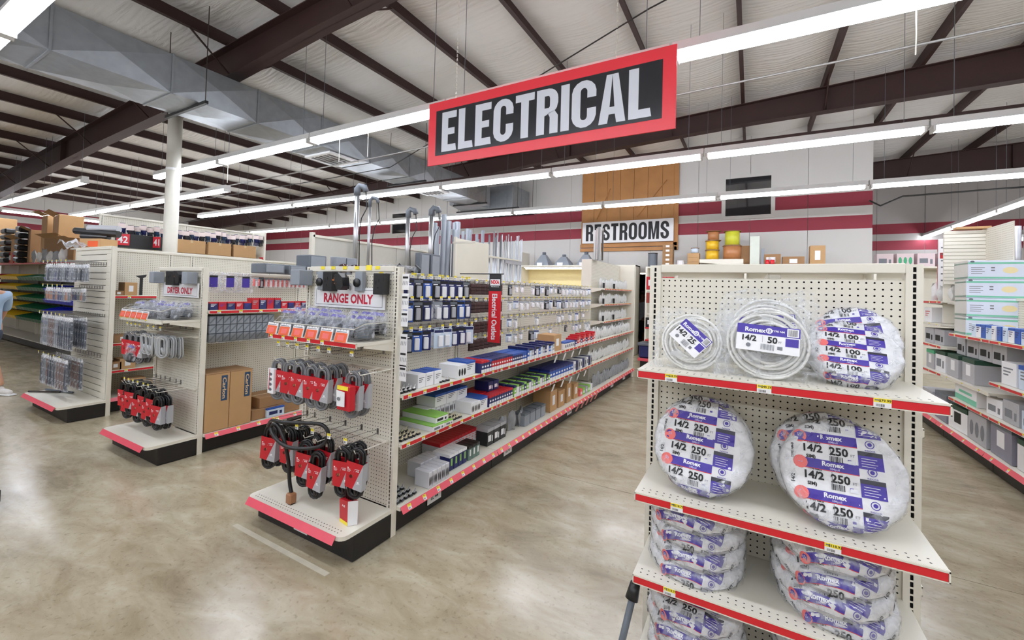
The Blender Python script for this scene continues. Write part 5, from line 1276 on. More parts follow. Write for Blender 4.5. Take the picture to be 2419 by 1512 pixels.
# ================================================================== DRYER gondola: its aisle face and what stands on it
FD = Fr((CXD, 2.175, 0), PI/2)
R2 = run('shelf_run', 'cream pegboard gondola of switch boxes between the DRYER ONLY and RANGE ONLY displays', FD.o, PI/2, [0, 1.25, 2.5, 3.9], 1.79, (1.40,), tagstep=.2)
code_plate(R2, .78, -.475, .1, 'EL 30', .2, .08)
rnd = random.Random(41)
def FX(F_, *a): return F_(*a)
for i in range(3):
    t = thing('fitting_bag', 'clear purple labelled bag at the top of the switch box gondola, %s along' % ordn(i+1), 'bag', FD(.12+.16*i, -.3, 1.68), PI/2-.5, 'purple labelled bags')
    bag(t, .16, .22, .07, 30+i, CLEAR2, n=8); MB().cbox(-.02, .05, -.04, -.037, -.05, .05, .001).build('label', PURPLE, t); MB().cbox(-.02, .05, -.042, -.04, .05, .07, .001).build('label_band', INK, t)
for i in range(12):
    card(('clear', 'black', 'pale')[i % 3] if i < 2 else 'clear', .05, .12, 'small red and white card at the top of the switch box gondola, %s along' % ordn(i+1), FD(.58+.055*i, -.28, 1.75), PI/2-.5, 'red and white cards', i % 3)
    tag(MB().cbox(-.02, .02, -.028, -.024, -.1, -.02, .001).build('red_slip', SALMON), 'small red slip on a card at the top of the switch box gondola, %s along' % ordn(i+1), 'card', 'red slips').location = FD(.58+.055*i, -.28, 1.75)
CARDS['red'] = (REDP, WHITE, NAVY)
for i in range(15):
    h_ = .12 if 4 < i < 9 else .08
    carton(.075, .1, h_, REDP if i % 2 else NAVY, REDP, (WHITE, PURPLE, SILVER)[i % 3], 'red and purple box on the shelf above the grey tray, %s along' % ordn(i+1), FD(.06+.082*i, -.43, 1.401), PI/2, 'red and purple boxes over the grey tray', 'carton', 3)
# wire tray of grey boxes
t = thing('wire_tray', 'wire tray full of grey switch boxes under the red edged shelf', 'tray', FD(.36, -.27, 1.07), PI/2)
m = MB(); m.box(-.34, .34, -.22, .2, 0, .006); m.build('tray_floor', CLEAR2, t)
m = MB()
for k in range(9): m.tube([(-.34, -.22, .015+.008*k), (.34, -.22, .015+.008*k)], .0015, 4)
stuff(m.build('front_wires', WIRE, t))
BLK = MB().cbox(-.03, .03, -.045, .045, 0, .085, .004); BLK.prism([(-.03, .02), (-.022, .012), (.03, .07), (.022, .078)], -.047, -.0452, 'y', 1); BLK.box(-.031, .031, -.046, .0, .08, .086, 1); BLKM = BLK.mesh('grey_box', [GREYP, GREYD])
for r_ in range(3):
    for b_ in range(2):
        for k in range(10):
            o = link('switch_box', BLKM, None, FD(.06+.066*k, -.43+.1*b_, 1.078+.088*r_), (0, 0, PI/2)); tag(o, 'grey plastic switch box in the wire tray, %s layer, %s row, %s along' % (ordn(r_+1), ('front', 'back')[b_], ordn(k+1)), 'switch box', 'grey switch boxes in the wire tray')
for k, (x, nm) in enumerate(((.12, 'nearer'), (.345, 'farther'))):
    t = thing('tall_carton', '%s of two tall cardboard cartons with a blue Carlon panel on the gondola deck' % nm, 'carton', FD(x, -.34, .192), PI/2)
    MB().cbox(-.11, .11, -.16, .16, 0, .575, .004).build('box', CARD, t); MB().cbox(-.111, .111, -.161, .161, .565, .577, .003).build('lid_flap', CARD2, t)
    m = MB(); rect(m, XZ(-.1612), .03, .088, .29, .545, 0); text(m, 'Carlon', lambda u, v: (.059+v, -.1618, .418-u), .034, 1, .04, width=.215); m.build('printed_panel', [mat('carlon_blue', (36, 66, 98), .6), mat('card_light', (206, 176, 136), .8)], t)
for i, (x, z, w_) in enumerate(((.76, .192, .56), (.8, .305, .48))):
    t = thing('flat_carton', '%s flat cardboard carton beside the tall cartons on the gondola deck' % ('lower', 'upper')[i], 'carton', FD(x, -.3, z), PI/2)
    MB().cbox(-w_/2, w_/2, -.17, .17, 0, .112, .004).build('box', CARD2, t); MB().box(-w_/2, w_/2, -.012, .012, .1122, .1128).build('tape', mat('tape', (196, 170, 130), .3), t)
carton(.2, .06, .1, TEALW, BLUE, NAVY, 'small pale blue and white carton before the flat cartons', FD(.73, -.47, .192), PI/2, None, 'carton', 0)
def grey_box(label, y0, y1, z1, x=-4.78, z0=1.795, d_=.26):
    t = thing('grey_enclosure', label, 'outlet box', (x, (y0+y1)/2, z0), PI/2)
    L = (y1-y0)/2; MB().cbox(-L, L, -d_/2, d_/2, 0, z1-z0, .008).build('body', GREYD, t); MB().cbox(-L+.02, L-.02, -d_/2-.006, -d_/2, .015, z1-z0-.015, .004).build('door', GREYP, t)
grey_box('flat grey enclosure on the switch box gondola, nearest of three', 2.71, 2.95, 1.905); grey_box('flat grey enclosure on the switch box gondola, middle of three', 3.0, 3.22, 1.905); grey_box('taller grey enclosure on the switch box gondola, farthest of three', 3.25, 3.49, 2.045)
for i, y in enumerate((3.82, 4.0)):
    t = thing('meter_socket', 'grey meter socket box with round glass on the gondola top, %s from near end' % ordn(i+1), 'meter box', (-4.85, y, 1.795), PI/2, 'meter sockets')
    MB().cbox(-.085, .085, -.06, .06, 0, .27, .008).build('body', GREYP, t)
    MB().lathe([(.0, .075), (.05, .07), (.062, .05), (.062, .0)], 16, M=Matrix.Translation((0.02, -.06, .12)) @ Matrix.Rotation(PI/2, 4, 'X')).build('glass_dome', mat('amber_dark', (60, 28, 22), .1, coat=1), t, True)
for i, (y, zt, r_) in enumerate(((4.22, 3.12, .034), (4.46, 3.0, .02), (5.28, 2.97, .034), (5.87, 3.1, .042))):
    t = thing('service_mast', 'steel service mast with a weatherhead rising above the gondola, %s from near end' % ordn(i+1), 'mast', (-5.0, y, 1.795), group='service masts')
    MB().cyl((0, 0, 0), (0, 0, zt-1.795-.1), r_, 12).build('pipe', mat('mast_steel', (186, 188, 190), .3, metal=.8), t, True)
    h_ = MB().tube([(0, 0, zt-1.795-.12), (0, 0, zt-1.795-.03), (.03, .02, zt-1.795+.02), (.09, .05, zt-1.795-.0), (.11, .06, zt-1.795-.06)], r_*1.35, 8).build('weatherhead', GREYD, t, True)
    MB().tube([(.11, .06, zt-1.795-.06), (.13, .07, zt-2.1), (.07, .03, zt-2.25), (.02, .045, zt-2.45), (.05, .04, 0.02)], .008, 5).build('wire', BLACKP, t, True)
t = thing('partition', 'pale grey partition board standing along the top of the switch box gondola', 'partition', (-5.2, 4.86, 1.795))
for a, b_ in ((-1.17, -.42), (-.41, .36), (.37, 1.2)): MB().cbox(-.015, .015, a, b_, 0, .54, .003).build('panel', mat('grey_board', (196, 194, 184), .7, var=.04), t)
MB().cbox(-.03, .03, -1.2, 1.2, .535, .57, .003).build('top_rail', CREAM, t); MB().cbox(-.03, .03, -1.22, -1.17, 0, .6, .003).build('post', CREAM, t)
for i, y in enumerate((5.55, 5.83)):
    t = thing('breaker_panel', 'tall grey breaker panel against the partition, %s from near end' % ordn(i+1), 'panel box', (-4.9, y, 1.795), PI/2, 'breaker panels')
    MB().cbox(-.12, .12, -.06, .06, 0, .48, .008).build('body', GREYD, t); MB().cbox(-.095, .095, -.068, -.06, .03, .45, .004).build('door', GREYP, t)
# pipe rack
t = thing('pipe_rack', 'cream pipe rack board with two slotted rails behind the outlet gondola', 'rack', (-5.05, 7.27, 0))
MB().cbox(-.02, .02, -.58, .58, 0, 2.68, .004).build('board', CREAM2, t); MB().cbox(-.03, .03, -.64, -.585, 0, 2.7, .004).build('post', CREAM, t)
MB().cbox(-.04, .5, -.66, -.645, 2.56, 2.6, .002).build('rail', CREAM, t); MB().cbox(-.01, .03, .59, 2.0, 2.4, 2.44, .002).build('rail', CREAM, t); MB().cbox(-.01, .03, 1.3, 2.1, 2.32, 2.41, .002).build('rail', SILVER, t)
rnd = random.Random(3)
PVC = mat('grey_pvc', (142, 148, 156), .45, var=.08, scale=3); EMT = mat('galvanised_conduit', (190, 194, 200), .28, metal=.75, var=.1)
n = 0
for grp, cnt, ya, yb, r_, x, zt, mt in (('wide grey plastic pipe', 7, 6.25, 6.95, .055, -5.25, 2.98, PVC), ('grey plastic pipe', 10, 6.9, 7.9, .034, -5.25, 2.9, PVC), ('bundle of pale conduit', 9, 8.0, 8.5, .02, -5.1, 2.88, EMT), ('thin steel conduit', 16, 8.45, 9.4, .014, -5.1, 2.92, EMT)):
    for i in range(cnt):
        y = ya+(yb-ya)*i/(cnt-1); z1 = zt+rnd.uniform(-.12, .14)
        o = MB().cyl((0, 0, 0), (rnd.uniform(-.03, .03), rnd.uniform(-.05, .05), z1), r_*rnd.uniform(.85, 1.15), 10).build('conduit_pipe', mt, None, True); o.location = (x+rnd.uniform(-.05, .05), y, 0)
        tag(o, '%s standing in the pipe rack, %s from near end' % (grp, ordn(i+1)), 'pipe', '%ss in the rack' % grp)

# ================================================================== gondola behind the slatted display, and the one beyond the column
FH = Fr((CXH, 2.175, 0), PI/2)
R3 = run('shelf_run', 'tall cream pegboard gondola behind the slatted tool display', FH.o, PI/2, [0, .78, 1.06, 2.25, 3.5, 4.75], 2.09, (1.475, .87, .53), tagstep=.3, peg_y=-.06)
MB().cbox(.02, 2.2, .06, 1.1, 2.09, 2.11, .004).build('top_shelf', CREAM, R3)
for i, (x, z, w_, h_) in enumerate(((.2, 1.476, .13, .17), (.08, 1.476, .1, .06), (.2, .531, .16, .13), (.08, .531, .12, .1), (.3, .192, .2, .2), (.15, .871, .2, .1), (.42, .192, .2, .14))):
    carton(w_, .2, h_, CARD if i % 2 == 0 else CARD2, None, WHITE, 'brown carton on the gondola behind the slatted display, %s of seven' % ordn(i+1), FH(x, -.38, z), PI/2, 'brown cartons behind the slatted display', 'carton', 4)
t = thing('black_bracket', 'black shelf bracket leaning on the tall pegboard behind the slatted display', 'bracket', FH(.36, -.3, 1.476), PI/2)
MB().prism([(-.06, .26), (.06, .28), (.05, .25), (.02, .23), (.02, .0), (-.01, .0), (-.01, .23)], -.01, .01, 'y').build('bracket', BLACKP, t)
FL = Fr((-9.75, 2.85, 0), PI/2)
R4 = run('shelf_run', 'cream gondola beyond the white column with gloves and cartons on its top shelf', FL.o, PI/2, [0, 1.25, 2.5], 2.80, (2.215, 1.2), tagstep=.4, deck_y=-.46)
MB().cbox(2.52, 2.56, -.5, .0, 0, 2.8, .004).build('end_panel', CREAM, R4)
t = thing('header_board', 'black header board with red number flags 42 and 41 on the gondola beyond the column', 'sign', (-9.26, 3.25, 2.34), PI/2)
MB().cbox(-.36, .36, -.006, .006, -.12, .12, .002).build('board', BLACKP, t)
for nm, x, wd, y, rz in (('42', -.27, .17, -.012, -.5), ('41', .18, .14, -.05, -1.15)):
    o = MB().cbox(-wd/2, wd/2, -.003, .003, -.095, .095, .001).build('flag', mat('flag_red', (204, 36, 52), .45), t); o.location = (x, y-.03, .015); o.rotation_euler = (0, 0, rz)
    m = MB(); text(m, nm, XZ(-.0036), .11, bold=.03, width=wd*.78); m.build('number', WHITE, o)
t = thing('number_flag', 'small red flag with 0 at the far end of the gondola beyond the column', 'sign', (-9.33, 5.364, 2.16), 0)
MB().cbox(-.07, .07, -.003, .003, -.09, .09, .001).build('flag', mat('flag_red'), t); m = MB(); text(m, '40', XZ(-.0036), .1, bold=.03, x=.0); m.build('number', WHITE, t)
for i, (a, b_) in enumerate(((3.78, 4.25), (4.3, 4.72), (4.77, 5.22))):
    t = thing('top_carton', 'brown carton on the top shelf beyond the column, %s from the column' % ordn(i+1), 'carton', (-9.42, (a+b_)/2, 2.216), PI/2, 'brown cartons beyond the column')
    MB().cbox(-(b_-a)/2, (b_-a)/2, -.14, .14, 0, .25, .004).build('box', CARD, t); MB().box(-.02, .02, -.1405, .1405, .2, .2508).build('tape', mat('tape'), t)
rnd = random.Random(77)
for i in range(26):
    y = 3.02+.092*i
    z = 2.62+.06*rnd.random()+.03*(y-3)
    t = thing('work_gloves', 'dark work gloves with white header card, hanging above the cartons, %s from near end' % ordn(i+1), 'gloves', (-9.36+rnd.uniform(-.05, .05), y, z-.02), PI/2-.5, 'hanging work gloves')
    k = ('gl', i % 3)
    if k not in _b:
        m = MB(); r = random.Random(i)
        m.tube([(0, 0, .0), (0, 0, -.08), (.005, 0, -.16)], .042, 6, flat=1.0)
        for q in range(4): m.tube([(-.03+.02*q, 0, -.15), (-.034+.023*q, 0, -.2), (-.036+.024*q, .0, -.24+.01*abs(q-1.5))], .0095, 5)
        m.tube([(.035, 0, -.08), (.06, 0, -.12), (.065, 0, -.16)], .011, 5)
        _b[k] = (m.mesh('glove', (NAVY, mat('dark_knit', (44, 44, 50), .8, var=.2), mat('blue_knit', (40, 62, 92), .8))[i % 3], True), MB().cbox(-.05, .05, -.05, -.046, -.09, -.01, .001).mesh('header', mat('pale_pink_card', (236, 218, 214), .6)))
    link('glove', _b[k][0], t); link('header', _b[k][1], t)
# black cased tools and odd stock on top, near the flag board
def top_item(nm, label, cat, loc, parts, rz=0.0):
    t = thing(nm, label, cat, loc, rz)
    for n_, mb, mt in parts: mb.build(n_, mt, t)
    return t
top_item('caulk_gun', 'black and silver tool lying on the slatted display top beside the flags', 'tool', (-8.38, 2.47, 2.325), [('barrel', MB().cyl((-.4, 0, .06), (.25, 0, .02), .05, 10), BLACKP), ('sleeve', MB().cyl((-.2, 0, .1), (.2, .05, .1), .055, 10), SILVER), ('handle', MB().cyl((-.3, 0, -.02), (.1, 0, -.03), .04, 8), BLACKP)], .5)
top_item('orange_carton', 'cardboard carton with an orange sticker on top of the slatted display', 'carton', (-8.32, 2.42, 2.112), [('box', MB().cbox(-.2, .2, -.11, .11, 0, .145, .004), CARD), ('sticker', MB().box(-.04, .15, -.1115, -.1103, .03, .11), ORANGE)], .3)
top_item('plastic_wrap', 'crumpled white plastic wrap on top of the slatted display', 'plastic wrap', (-8.55, 2.27, 2.112), [('sheet', MB().grid(lambda a, b_: (-.3+.6*a, -.15+.3*b_, .06+.05*math.sin(9*a+4*b_)+.03*math.sin(17*b_+5*a)), 12, 8), FROST)])

# ================================================================== coloured bin rack against the far left wall
BR = thing('bin_rack', 'long rack of coloured parts bins at the far left wall', 'rack', (-15.6, 3.62, 0))
for k in range(6): MB().cbox(-4.4+1.75*k-.03, -4.4+1.75*k+.03, 0, .05, 0, 2.06, .003).build('post', CREAM, BR)
MB().box(-4.4, 4.4, .05, .07, .1, 2.05).build('back_board', CREAM2, BR); MB().box(-4.4, 4.4, -.4, .05, .02, .16).build('base_deck', BLACK, BR); MB().box(-4.4, 4.4, -.42, .05, .161, .18).build('deck_top', CREAM, BR)
s_ = MB().box(-4.4, 4.4, -.36, .05, 2.0, 2.03).build('top_shelf', CREAM, BR); MB().box(-4.4, 4.4, -.366, -.361, 1.995, 2.035).build('price_strip', RED, s_)
for k, z in enumerate((1.6, 1.36, 1.12, .88, .64)): MB().box(-4.35, 4.35, -.42, .05, z-.012, z).build('bin_rail', DARKM, BR)
BCOL = [('red', mat('bin_red', (176, 30, 34), .4)), ('yellow', mat('bin_yellow', (236, 196, 40), .4)), ('green', mat('bin_green', (24, 96, 58), .4)), ('blue', mat('bin_blue', (28, 44, 200), .4))]
BINM = {}
for nm, mt in BCOL:
    m = MB(); m.add([(-.1, 0, 0), (.1, 0, 0), (.1, .28, 0), (-.1, .28, 0), (-.105, -.04, .08), (.105, -.04, .08), (.105, .29, .15), (-.105, .29, .15), (-.09, -.02, .075), (.09, -.02, .075), (.09, .27, .145), (-.09, .27, .145), (-.085, .01, .012), (.085, .01, .012), (.085, .26, .012), (-.085, .26, .012)],
          [(0, 3, 2, 1), (0, 1, 5, 4), (1, 2, 6, 5), (2, 3, 7, 6), (3, 0, 4, 7), (4, 5, 9, 8), (5, 6, 10, 9), (6, 7, 11, 10), (7, 4, 8, 11), (8, 9, 13, 12), (9, 10, 14, 13), (10, 11, 15, 14), (11, 8, 12, 15), (12, 13, 14, 15)])
    BINM[nm] = m.mesh('parts_bin', mt)
for r_, z in enumerate((1.6, 1.36, 1.12, .88, .64)):
    for i in range(36):
        nm = BCOL[min(3, i//9)][0]
        o = link('parts_bin', BINM[nm], None, (-19.7+.225*i, 3.14, z+.002)); tag(o, '%s parts bin in the %s row of the far rack, %s of its colour' % (nm, ordn(r_+1), ordn(i % 9+1)), 'bin', '%s bins in the %s row' % (nm, ordn(r_+1)))
rnd = random.Random(9)
for i, (x, w_, h_, z) in enumerate(((-19.3, .8, .55, 2.031), (-19.1, .95, .75, 2.585), (-17.9, .5, .35, 2.031), (-16.6, .7, .62, 2.031), (-15.6, .75, .8, 2.031), (-14.5, .4, 1.1, 2.031), (-13.8, .9, .55, 2.031), (-13.7, .8, .5, 2.585), (-12.9, .7, .45, 2.031))):
    t = thing('stock_carton', 'brown carton stacked on top of the coloured bin rack, %s from the side wall' % ordn(i+1), 'carton', (x, 3.45, z), rnd.uniform(-.15, .15), 'cartons on the bin rack')
    MB().cbox(-w_/2, w_/2, -.2, .2, 0, h_, .006).build('box', CARD if i % 2 else CARD2, t); MB().add([(-w_/2, -.2, h_), (w_/2, -.2, h_), (w_/2+.02, -.36, h_+.08), (-w_/2-.02, -.36, h_+.08), (-w_/2, -.2, h_+.004), (w_/2, -.2, h_+.004), (w_/2+.02, -.36, h_+.084), (-w_/2-.02, -.36, h_+.084)], [(0, 1, 2, 3), (7, 6, 5, 4), (0, 4, 5, 1), (2, 6, 7, 3)]).build('lid_flap', CARD, t)
for i, (x, rz) in enumerate(((-17.3, .0), (-16.1, .12))):
    t = thing('tyre_stack', 'leaning black stack of rubber parts on the bin rack, %s along' % ordn(i+1), 'rubber parts', (x, 3.22, 2.04), group='black rubber stacks'); t.rotation_euler = (0, rz, 0)
    for k in range(6): MB().cbox(-.22+.05*i, .22-.05*i, -.1, .1, .155*k, .155*k+.13, .03).build('block', BLACKP, t)
top_item('red_pack', 'red and white packs on the bin rack above the yellow bins', 'pack', (-17.0, 3.32, 2.03), [('box', MB().cbox(-.5, .3, -.1, .1, 0, .28, .01), REDP), ('label', MB().box(-.3, .1, -.103, -.1005, .08, .2), WHITE)])
top_item('black_sack', 'dark sack with white sheet at the far left end of the bin rack', 'sack', (-20.0, 3.3, 2.03), [('sack', MB().grid(lambda a, b_: (-.5+a, -.1+.2*math.sin(PI*b_)*0+.1*b_, .5*math.sin(PI*a)*(1-.3*b_)), 10, 6), BLACKP), ('sheet', MB().grid(lambda a, b_: (-.3+.7*a, -.14-.02*b_, .55-.35*a+.08*b_), 6, 3), WHITE)])
for i in range(6): pouch((-14.9+.4*i, 3.2, 2.03), 'crumpled clear bag on top of the bin rack, %s from the white column side' % ordn(6-i), 'clear bags on the bin rack', i, i % 2 == 0, .3*i, 1.6)
# ================================================================== back wall shelving: hood shelf, corridor and stock
HS = thing('wall_shelving', 'cream wall shelving with a lit shelf of grey vent hoods', 'shelving', (-4.3, 12.0, 0))
MB().box(-2.0, 1.55, .2, .25, 0, 2.45).build('back_board', mat('yellow_lit_board', (232, 214, 160), .7), HS); MB().cbox(-2.0, 1.55, -.3, .25, 2.44, 2.48, .004).build('shelf', CREAM, HS)  # back board colour carries the yellow light of the shelf tube
MB().cbox(-2.03, -1.98, -.28, .25, 0, 2.9, .004).build('side_panel', CREAM, HS); MB().cbox(1.5, 1.55, -.28, .25, 0, 2.48, .004).build('side_panel', CREAM, HS)
for z in (.2, .8, 1.4): MB().cbox(-1.98, 1.5, -.3, .25, z, z+.03, .004).build('shelf', CREAM, HS)
t = thing('shelf_light', 'white fluorescent tube under the vent hood shelf', 'light', (-5.0, 11.74, 2.40)); MB().cbox(-1.2, 1.2, -.03, .03, .0, .03, .004).build('housing', WHITEM, t); MB().cyl((-1.15, 0, -.02), (1.15, 0, -.02), .018, 8).build('tube', emis('shelf_tube', (255, 250, 240), 5.0), t, True)
for i, x in enumerate((-5.62, -4.95, -4.25)):
    t = thing('vent_hood', 'grey tapered vent hood on the lit wall shelf, %s of three' % ordn(i+1), 'vent hood', (x, 11.95, 2.481), group='vent hoods')
    s_ = (1, .8, .95)[i]
    MB().add([(-.24, -.2, 0), (.24, -.2, 0), (.24, .2, 0), (-.24, .2, 0), (-.2, -.17, .1), (.2, -.17, .1), (.2, .17, .1), (-.2, .17, .1), (-.07, -.06, .34*s_), (.07, -.06, .34*s_), (.07, .06, .34*s_), (-.07, .06, .34*s_)],
             [(0, 3, 2, 1), (0, 1, 5, 4), (1, 2, 6, 5), (2, 3, 7, 6), (3, 0, 4, 7), (4, 5, 9, 8), (5, 6, 10, 9), (6, 7, 11, 10), (7, 4, 8, 11), (8, 9, 10, 11)]).build('hood', GREYP, t)
    MB().cyl((0, 0, .34*s_), (0, 0, .42*s_), .06, 10).build('collar', GREYD, t, True); MB().box(-.12, .06, -.255, -.25, -.02, .08).build('tag', WHITE, t)
for i in range(9):
    o = MB().prism([(-.015, 0), (.015, 0), (.015, .004), (-.011, .004), (-.011, .03), (-.015, .03)], 0, .5+.03*(i % 3), 'z').build('slotted_angle', WIRE); o.location = (-2.33+.03*(i % 3), 6.95+.1*(i//3)+.03*(i % 3), 2.252); o.rotation_euler = (0, 0, .4*i)
    tag(o, 'slotted steel angle standing on the tall end of the outlet gondola, %s along' % ordn(i+1), 'steel angle', 'slotted angles')
# corridor seen through the opening beside it
cr = struct(MB().box(-3.9, -2.35, 12.45, 16.5, 2.42, 2.5).build('ceiling_corridor', mat('corridor_ceiling', (90, 92, 94), .9)))  # ceiling of the restroom corridor
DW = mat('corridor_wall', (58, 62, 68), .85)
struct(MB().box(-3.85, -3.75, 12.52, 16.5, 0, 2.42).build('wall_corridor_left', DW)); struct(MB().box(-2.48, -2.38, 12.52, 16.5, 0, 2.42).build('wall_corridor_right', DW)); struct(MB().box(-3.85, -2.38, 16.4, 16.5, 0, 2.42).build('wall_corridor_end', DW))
t = thing('ceiling_lamp', 'round white ceiling lamp in the dark restroom corridor', 'light', (-3.0, 13.7, 2.36)); MB().lathe([(.001, -.05), (.1, -.04), (.15, 0), (.15, .03)], 16).build('globe', emis('lamp_globe', (255, 246, 230), 3.0), t, True); MB().cyl((0, 0, .02), (0, 0, .06), .16, 16).build('base', WHITEM, t)
# narrow red rack before the corridor
t = thing('pack_rack', 'narrow white rack of red packs near the corridor opening', 'rack', (-1.86, 9.6, 0))
MB().cbox(-.05, .02, -.02, .03, 0, 2.1, .004).build('post', CREAM, t); MB().cbox(.45, .5, -.02, .03, 0, 2.1, .004).build('post', CREAM, t)
for z, mt in ((1.78, CREAM), (1.28, CREAM), (.98, RED), (.72, RED)): MB().cbox(-.1, .5, -.3, .03, z-.03, z, .003).build('shelf', mt, t)
for i in range(4):
    for k, z in enumerate((1.785, .985)): carton(.13, .12, .28 if k == 0 else .2, REDP if k == 0 else BLACKP, None, WHITE, '%s pack on the narrow rack by the corridor, %s along' % (('tall red', 'dark')[k], ordn(i+1)), (-1.9+.14*i, 9.42, z), 0, '%s packs on the narrow rack' % ('tall red', 'dark')[k], 'pack', 4)
for i in range(3): carton(.16, .12, .22, mat('brick_red', (150, 62, 52), .6), None, None, 'brick red pack hung on the narrow rack by the corridor, %s along' % ordn(i+1), (-1.88+.17*i, 9.42, 1.5), 0, 'brick red packs', 'pack')
t = thing('storage_tote', 'dark blue storage tote on a black base near the corridor opening', 'tote', (-1.8, 9.35, .001)); MB().cbox(-.25, .3, -.2, .2, .34, .62, .03).build('tote', NAVY, t); MB().cbox(-.27, .32, -.22, .22, .6, .66, .01).build('lid', GREYD, t); MB().cbox(-.22, .3, -.18, .2, 0, .28, .004).build('plinth', BLACK, t); MB().cbox(-.26, .3, -.22, .2, .28, .34, .004).build('deck', PINK, t)
# stock on the wall shelving seen above the near display
WS = thing('wall_shelving', 'cream wall shelving whose top carries spools and cartons', 'shelving', (-.15, 12.0, 0))
MB().cbox(-2.3, 2.45, -.45, .3, 2.38, 2.42, .004).build('shelf', CREAM, WS); MB().box(-2.3, 2.45, .24, .3, 0, 2.38).build('back_board', CREAM2, WS)
for x in (-2.3, 0, 2.4): MB().cbox(x, x+.05, -.45, .3, 0, 2.38, .004).build('side_panel', CREAM, WS)
for z in (.3, 1.0, 1.7): MB().cbox(-2.25, 2.4, -.45, .24, z, z+.03, .004).build('shelf', CREAM, WS)
ZT = 2.421
for i in range(5): carton(.25, .25, .115, CARD2, None, WHITE, 'small brown carton in the pile below the restrooms sign, %s from bottom' % ordn(i+1), (-1.9, 11.65, ZT+.1165*i), 0, 'pile of small brown cartons', 'carton', 4)
top_item('grey_can', 'dark grey round can left of the pile of small cartons', 'can', (-2.3, 11.7, ZT+.0), [('body', MB().cyl((0, 0, 0), (0, 0, .34), .12, 14), GREYD), ('lid', MB().cyl((0, 0, .34), (0, 0, .37), .125, 14), BLACKP)])
top_item('white_tub', 'low white tub beside the pile of small cartons', 'tub', (-1.6, 11.7, ZT), [('body', MB().cyl((0, 0, 0), (0, 0, .14), .1, 14), WHITE), ('lid', MB().cyl((0, 0, .14), (0, 0, .16), .105, 14), WHITEM)])
for i in range(3): carton(.27, .25, .11, CARD, None, None, 'flat tan carton under the pale blue spool, %s from bottom' % ordn(i+1), (-1.28, 11.65, ZT+.1115*i), 0, 'flat tan cartons', 'carton')
def spool(label, x, z, r_, h_, core, fl=.13, y=11.68, group='cable spools'):
    t = thing('cable_spool', label, 'spool', (x, y, z), group=group)
    MB().cyl((0, 0, .012), (0, 0, h_-.012), r_, 14).build('winding', core, t, True); MB().cyl((0, 0, 0), (0, 0, .012), fl, 14).build('flange', CARD2, t); MB().cyl((0, 0, h_-.012), (0, 0, h_), fl, 14).build('flange', CARD2, t)
    return t
spool('pale blue spool on the flat tan cartons', -1.26, ZT+.335, .09, .14, TEALW, .1)
t = thing('tray_shelf', 'cream metal tray shelf holding spools high on the wall shelving', 'shelf', (-.62, 11.6, ZT)); MB().prism([(-.5, .08), (.45, -.0), (.45, .16), (-.5, .16)], -.25, .25, 'y').build('tray', CREAM, t)
YS = mat('spool_yellow', (226, 180, 40), .45, var=.15); LS = mat('spool_lime', (206, 206, 60), .45, var=.15); CS = mat('spool_copper', (176, 118, 74), .4, var=.15)
spool('yellow spool at the bottom of the spool stack', -.86, ZT+.165, .15, .24, YS, .16); spool('second yellow spool with a white band in the stack', -.86, ZT+.405, .15, .24, YS, .17); spool('copper spool on top of the yellow spools', -.84, ZT+.645, .13, .24, CS, .18)
spool('wide copper spool beside the yellow spools', -.42, ZT+.165, .2, .34, CS, .22); spool('lime printed spool on the wide copper spool', -.42, ZT+.51, .16, .36, LS, .2)
carton(.24, .26, .5, CARD2, None, None, 'narrow brown carton behind the lime spool', (-.15, 11.85, ZT+.01), 0, None)
top_item('sheet_sample', 'pale green and white upright sheet beside the spools', 'sheet', (.06, 11.6, ZT), [('sheet', MB().cbox(-.1, .1, -.02, .02, 0, .72, .004), mat('pale_green_board', (214, 220, 208), .6)), ('edge', MB().box(.14, .2, -.01, .01, 0, .42), GREYP)])
for i in range(2):
    t = thing('spray_can', 'red spray can with white cap on the wall shelving, %s of two' % ordn(i+1), 'can', (.32+.1*i, 11.5, ZT), group='red spray cans'); MB().cyl((0, 0, 0), (0, 0, .14), .045, 12).build('can', RED, t, True); MB().cyl((0, 0, .14), (0, 0, .2), .03, 10).build('cap', WHITE, t, True)
for x, w_, h_, mt, nm in ((.42, .33, .28, CARD2, 'brown carton behind the red spray cans'), (.83, .42, .22, CARD2, 'wide low brown carton right of the spray cans'), (1.28, .28, .46, CARD, 'tall tan carton with a hand hole')): carton(w_, .25, h_, mt, None, WHITE, nm+' on the wall shelving', (x, 11.68, ZT), 0, None, 'carton', 4)

# ================================================================== near display's own gondola and the far right one
FA = Fr((.065, 2.175, 0), PI/2)
run('shelf_run', 'cream pegboard gondola running back from the near cable display', FA.o, PI/2, [0, 1.25, 2.5, 3.75], 1.79, (.61, 1.2), tagstep=.4)
FR_ = Fr((2.6, 8.15, 0), -PI/2)
R5 = run('shelf_run', 'cream gondola of boxed lamps along the far right aisle', FR_.o, -PI/2, [0, .8, 2.05, 3.3, 4.55, 5.8], 1.75, (), tagstep=.3, peg_y=-.06)
def fs(a, b_, zs, nm=RED):
    for z in zs: shelf(R5, a+.004, b_-.004, -.06, -.5, z, [a+(b_-a)*(k+.5)/3 for k in range(3)], strip=nm)
fs(0, .8, (1.705, 1.13, .785)); fs(0, 2.04, (1.42,), CREAM) if False else fs(0, .8, (1.41,), CREAM)
fs(.8, 2.05, (.785,), CREAM); fs(1.05, 2.05, (1.32, .555)); fs(2.05, 3.3, (1.32, .905, .555)); fs(3.3, 5.8, (1.32, .905, .555))
MB().box(0, 1.3, -.06, -.05, 1.7, 2.62).build('tall_board', PEG, R5)
t = thing('end_board', 'tall ribbed cream board standing across the far right gondola', 'board', (2.36, 7.5, 1.42)); 
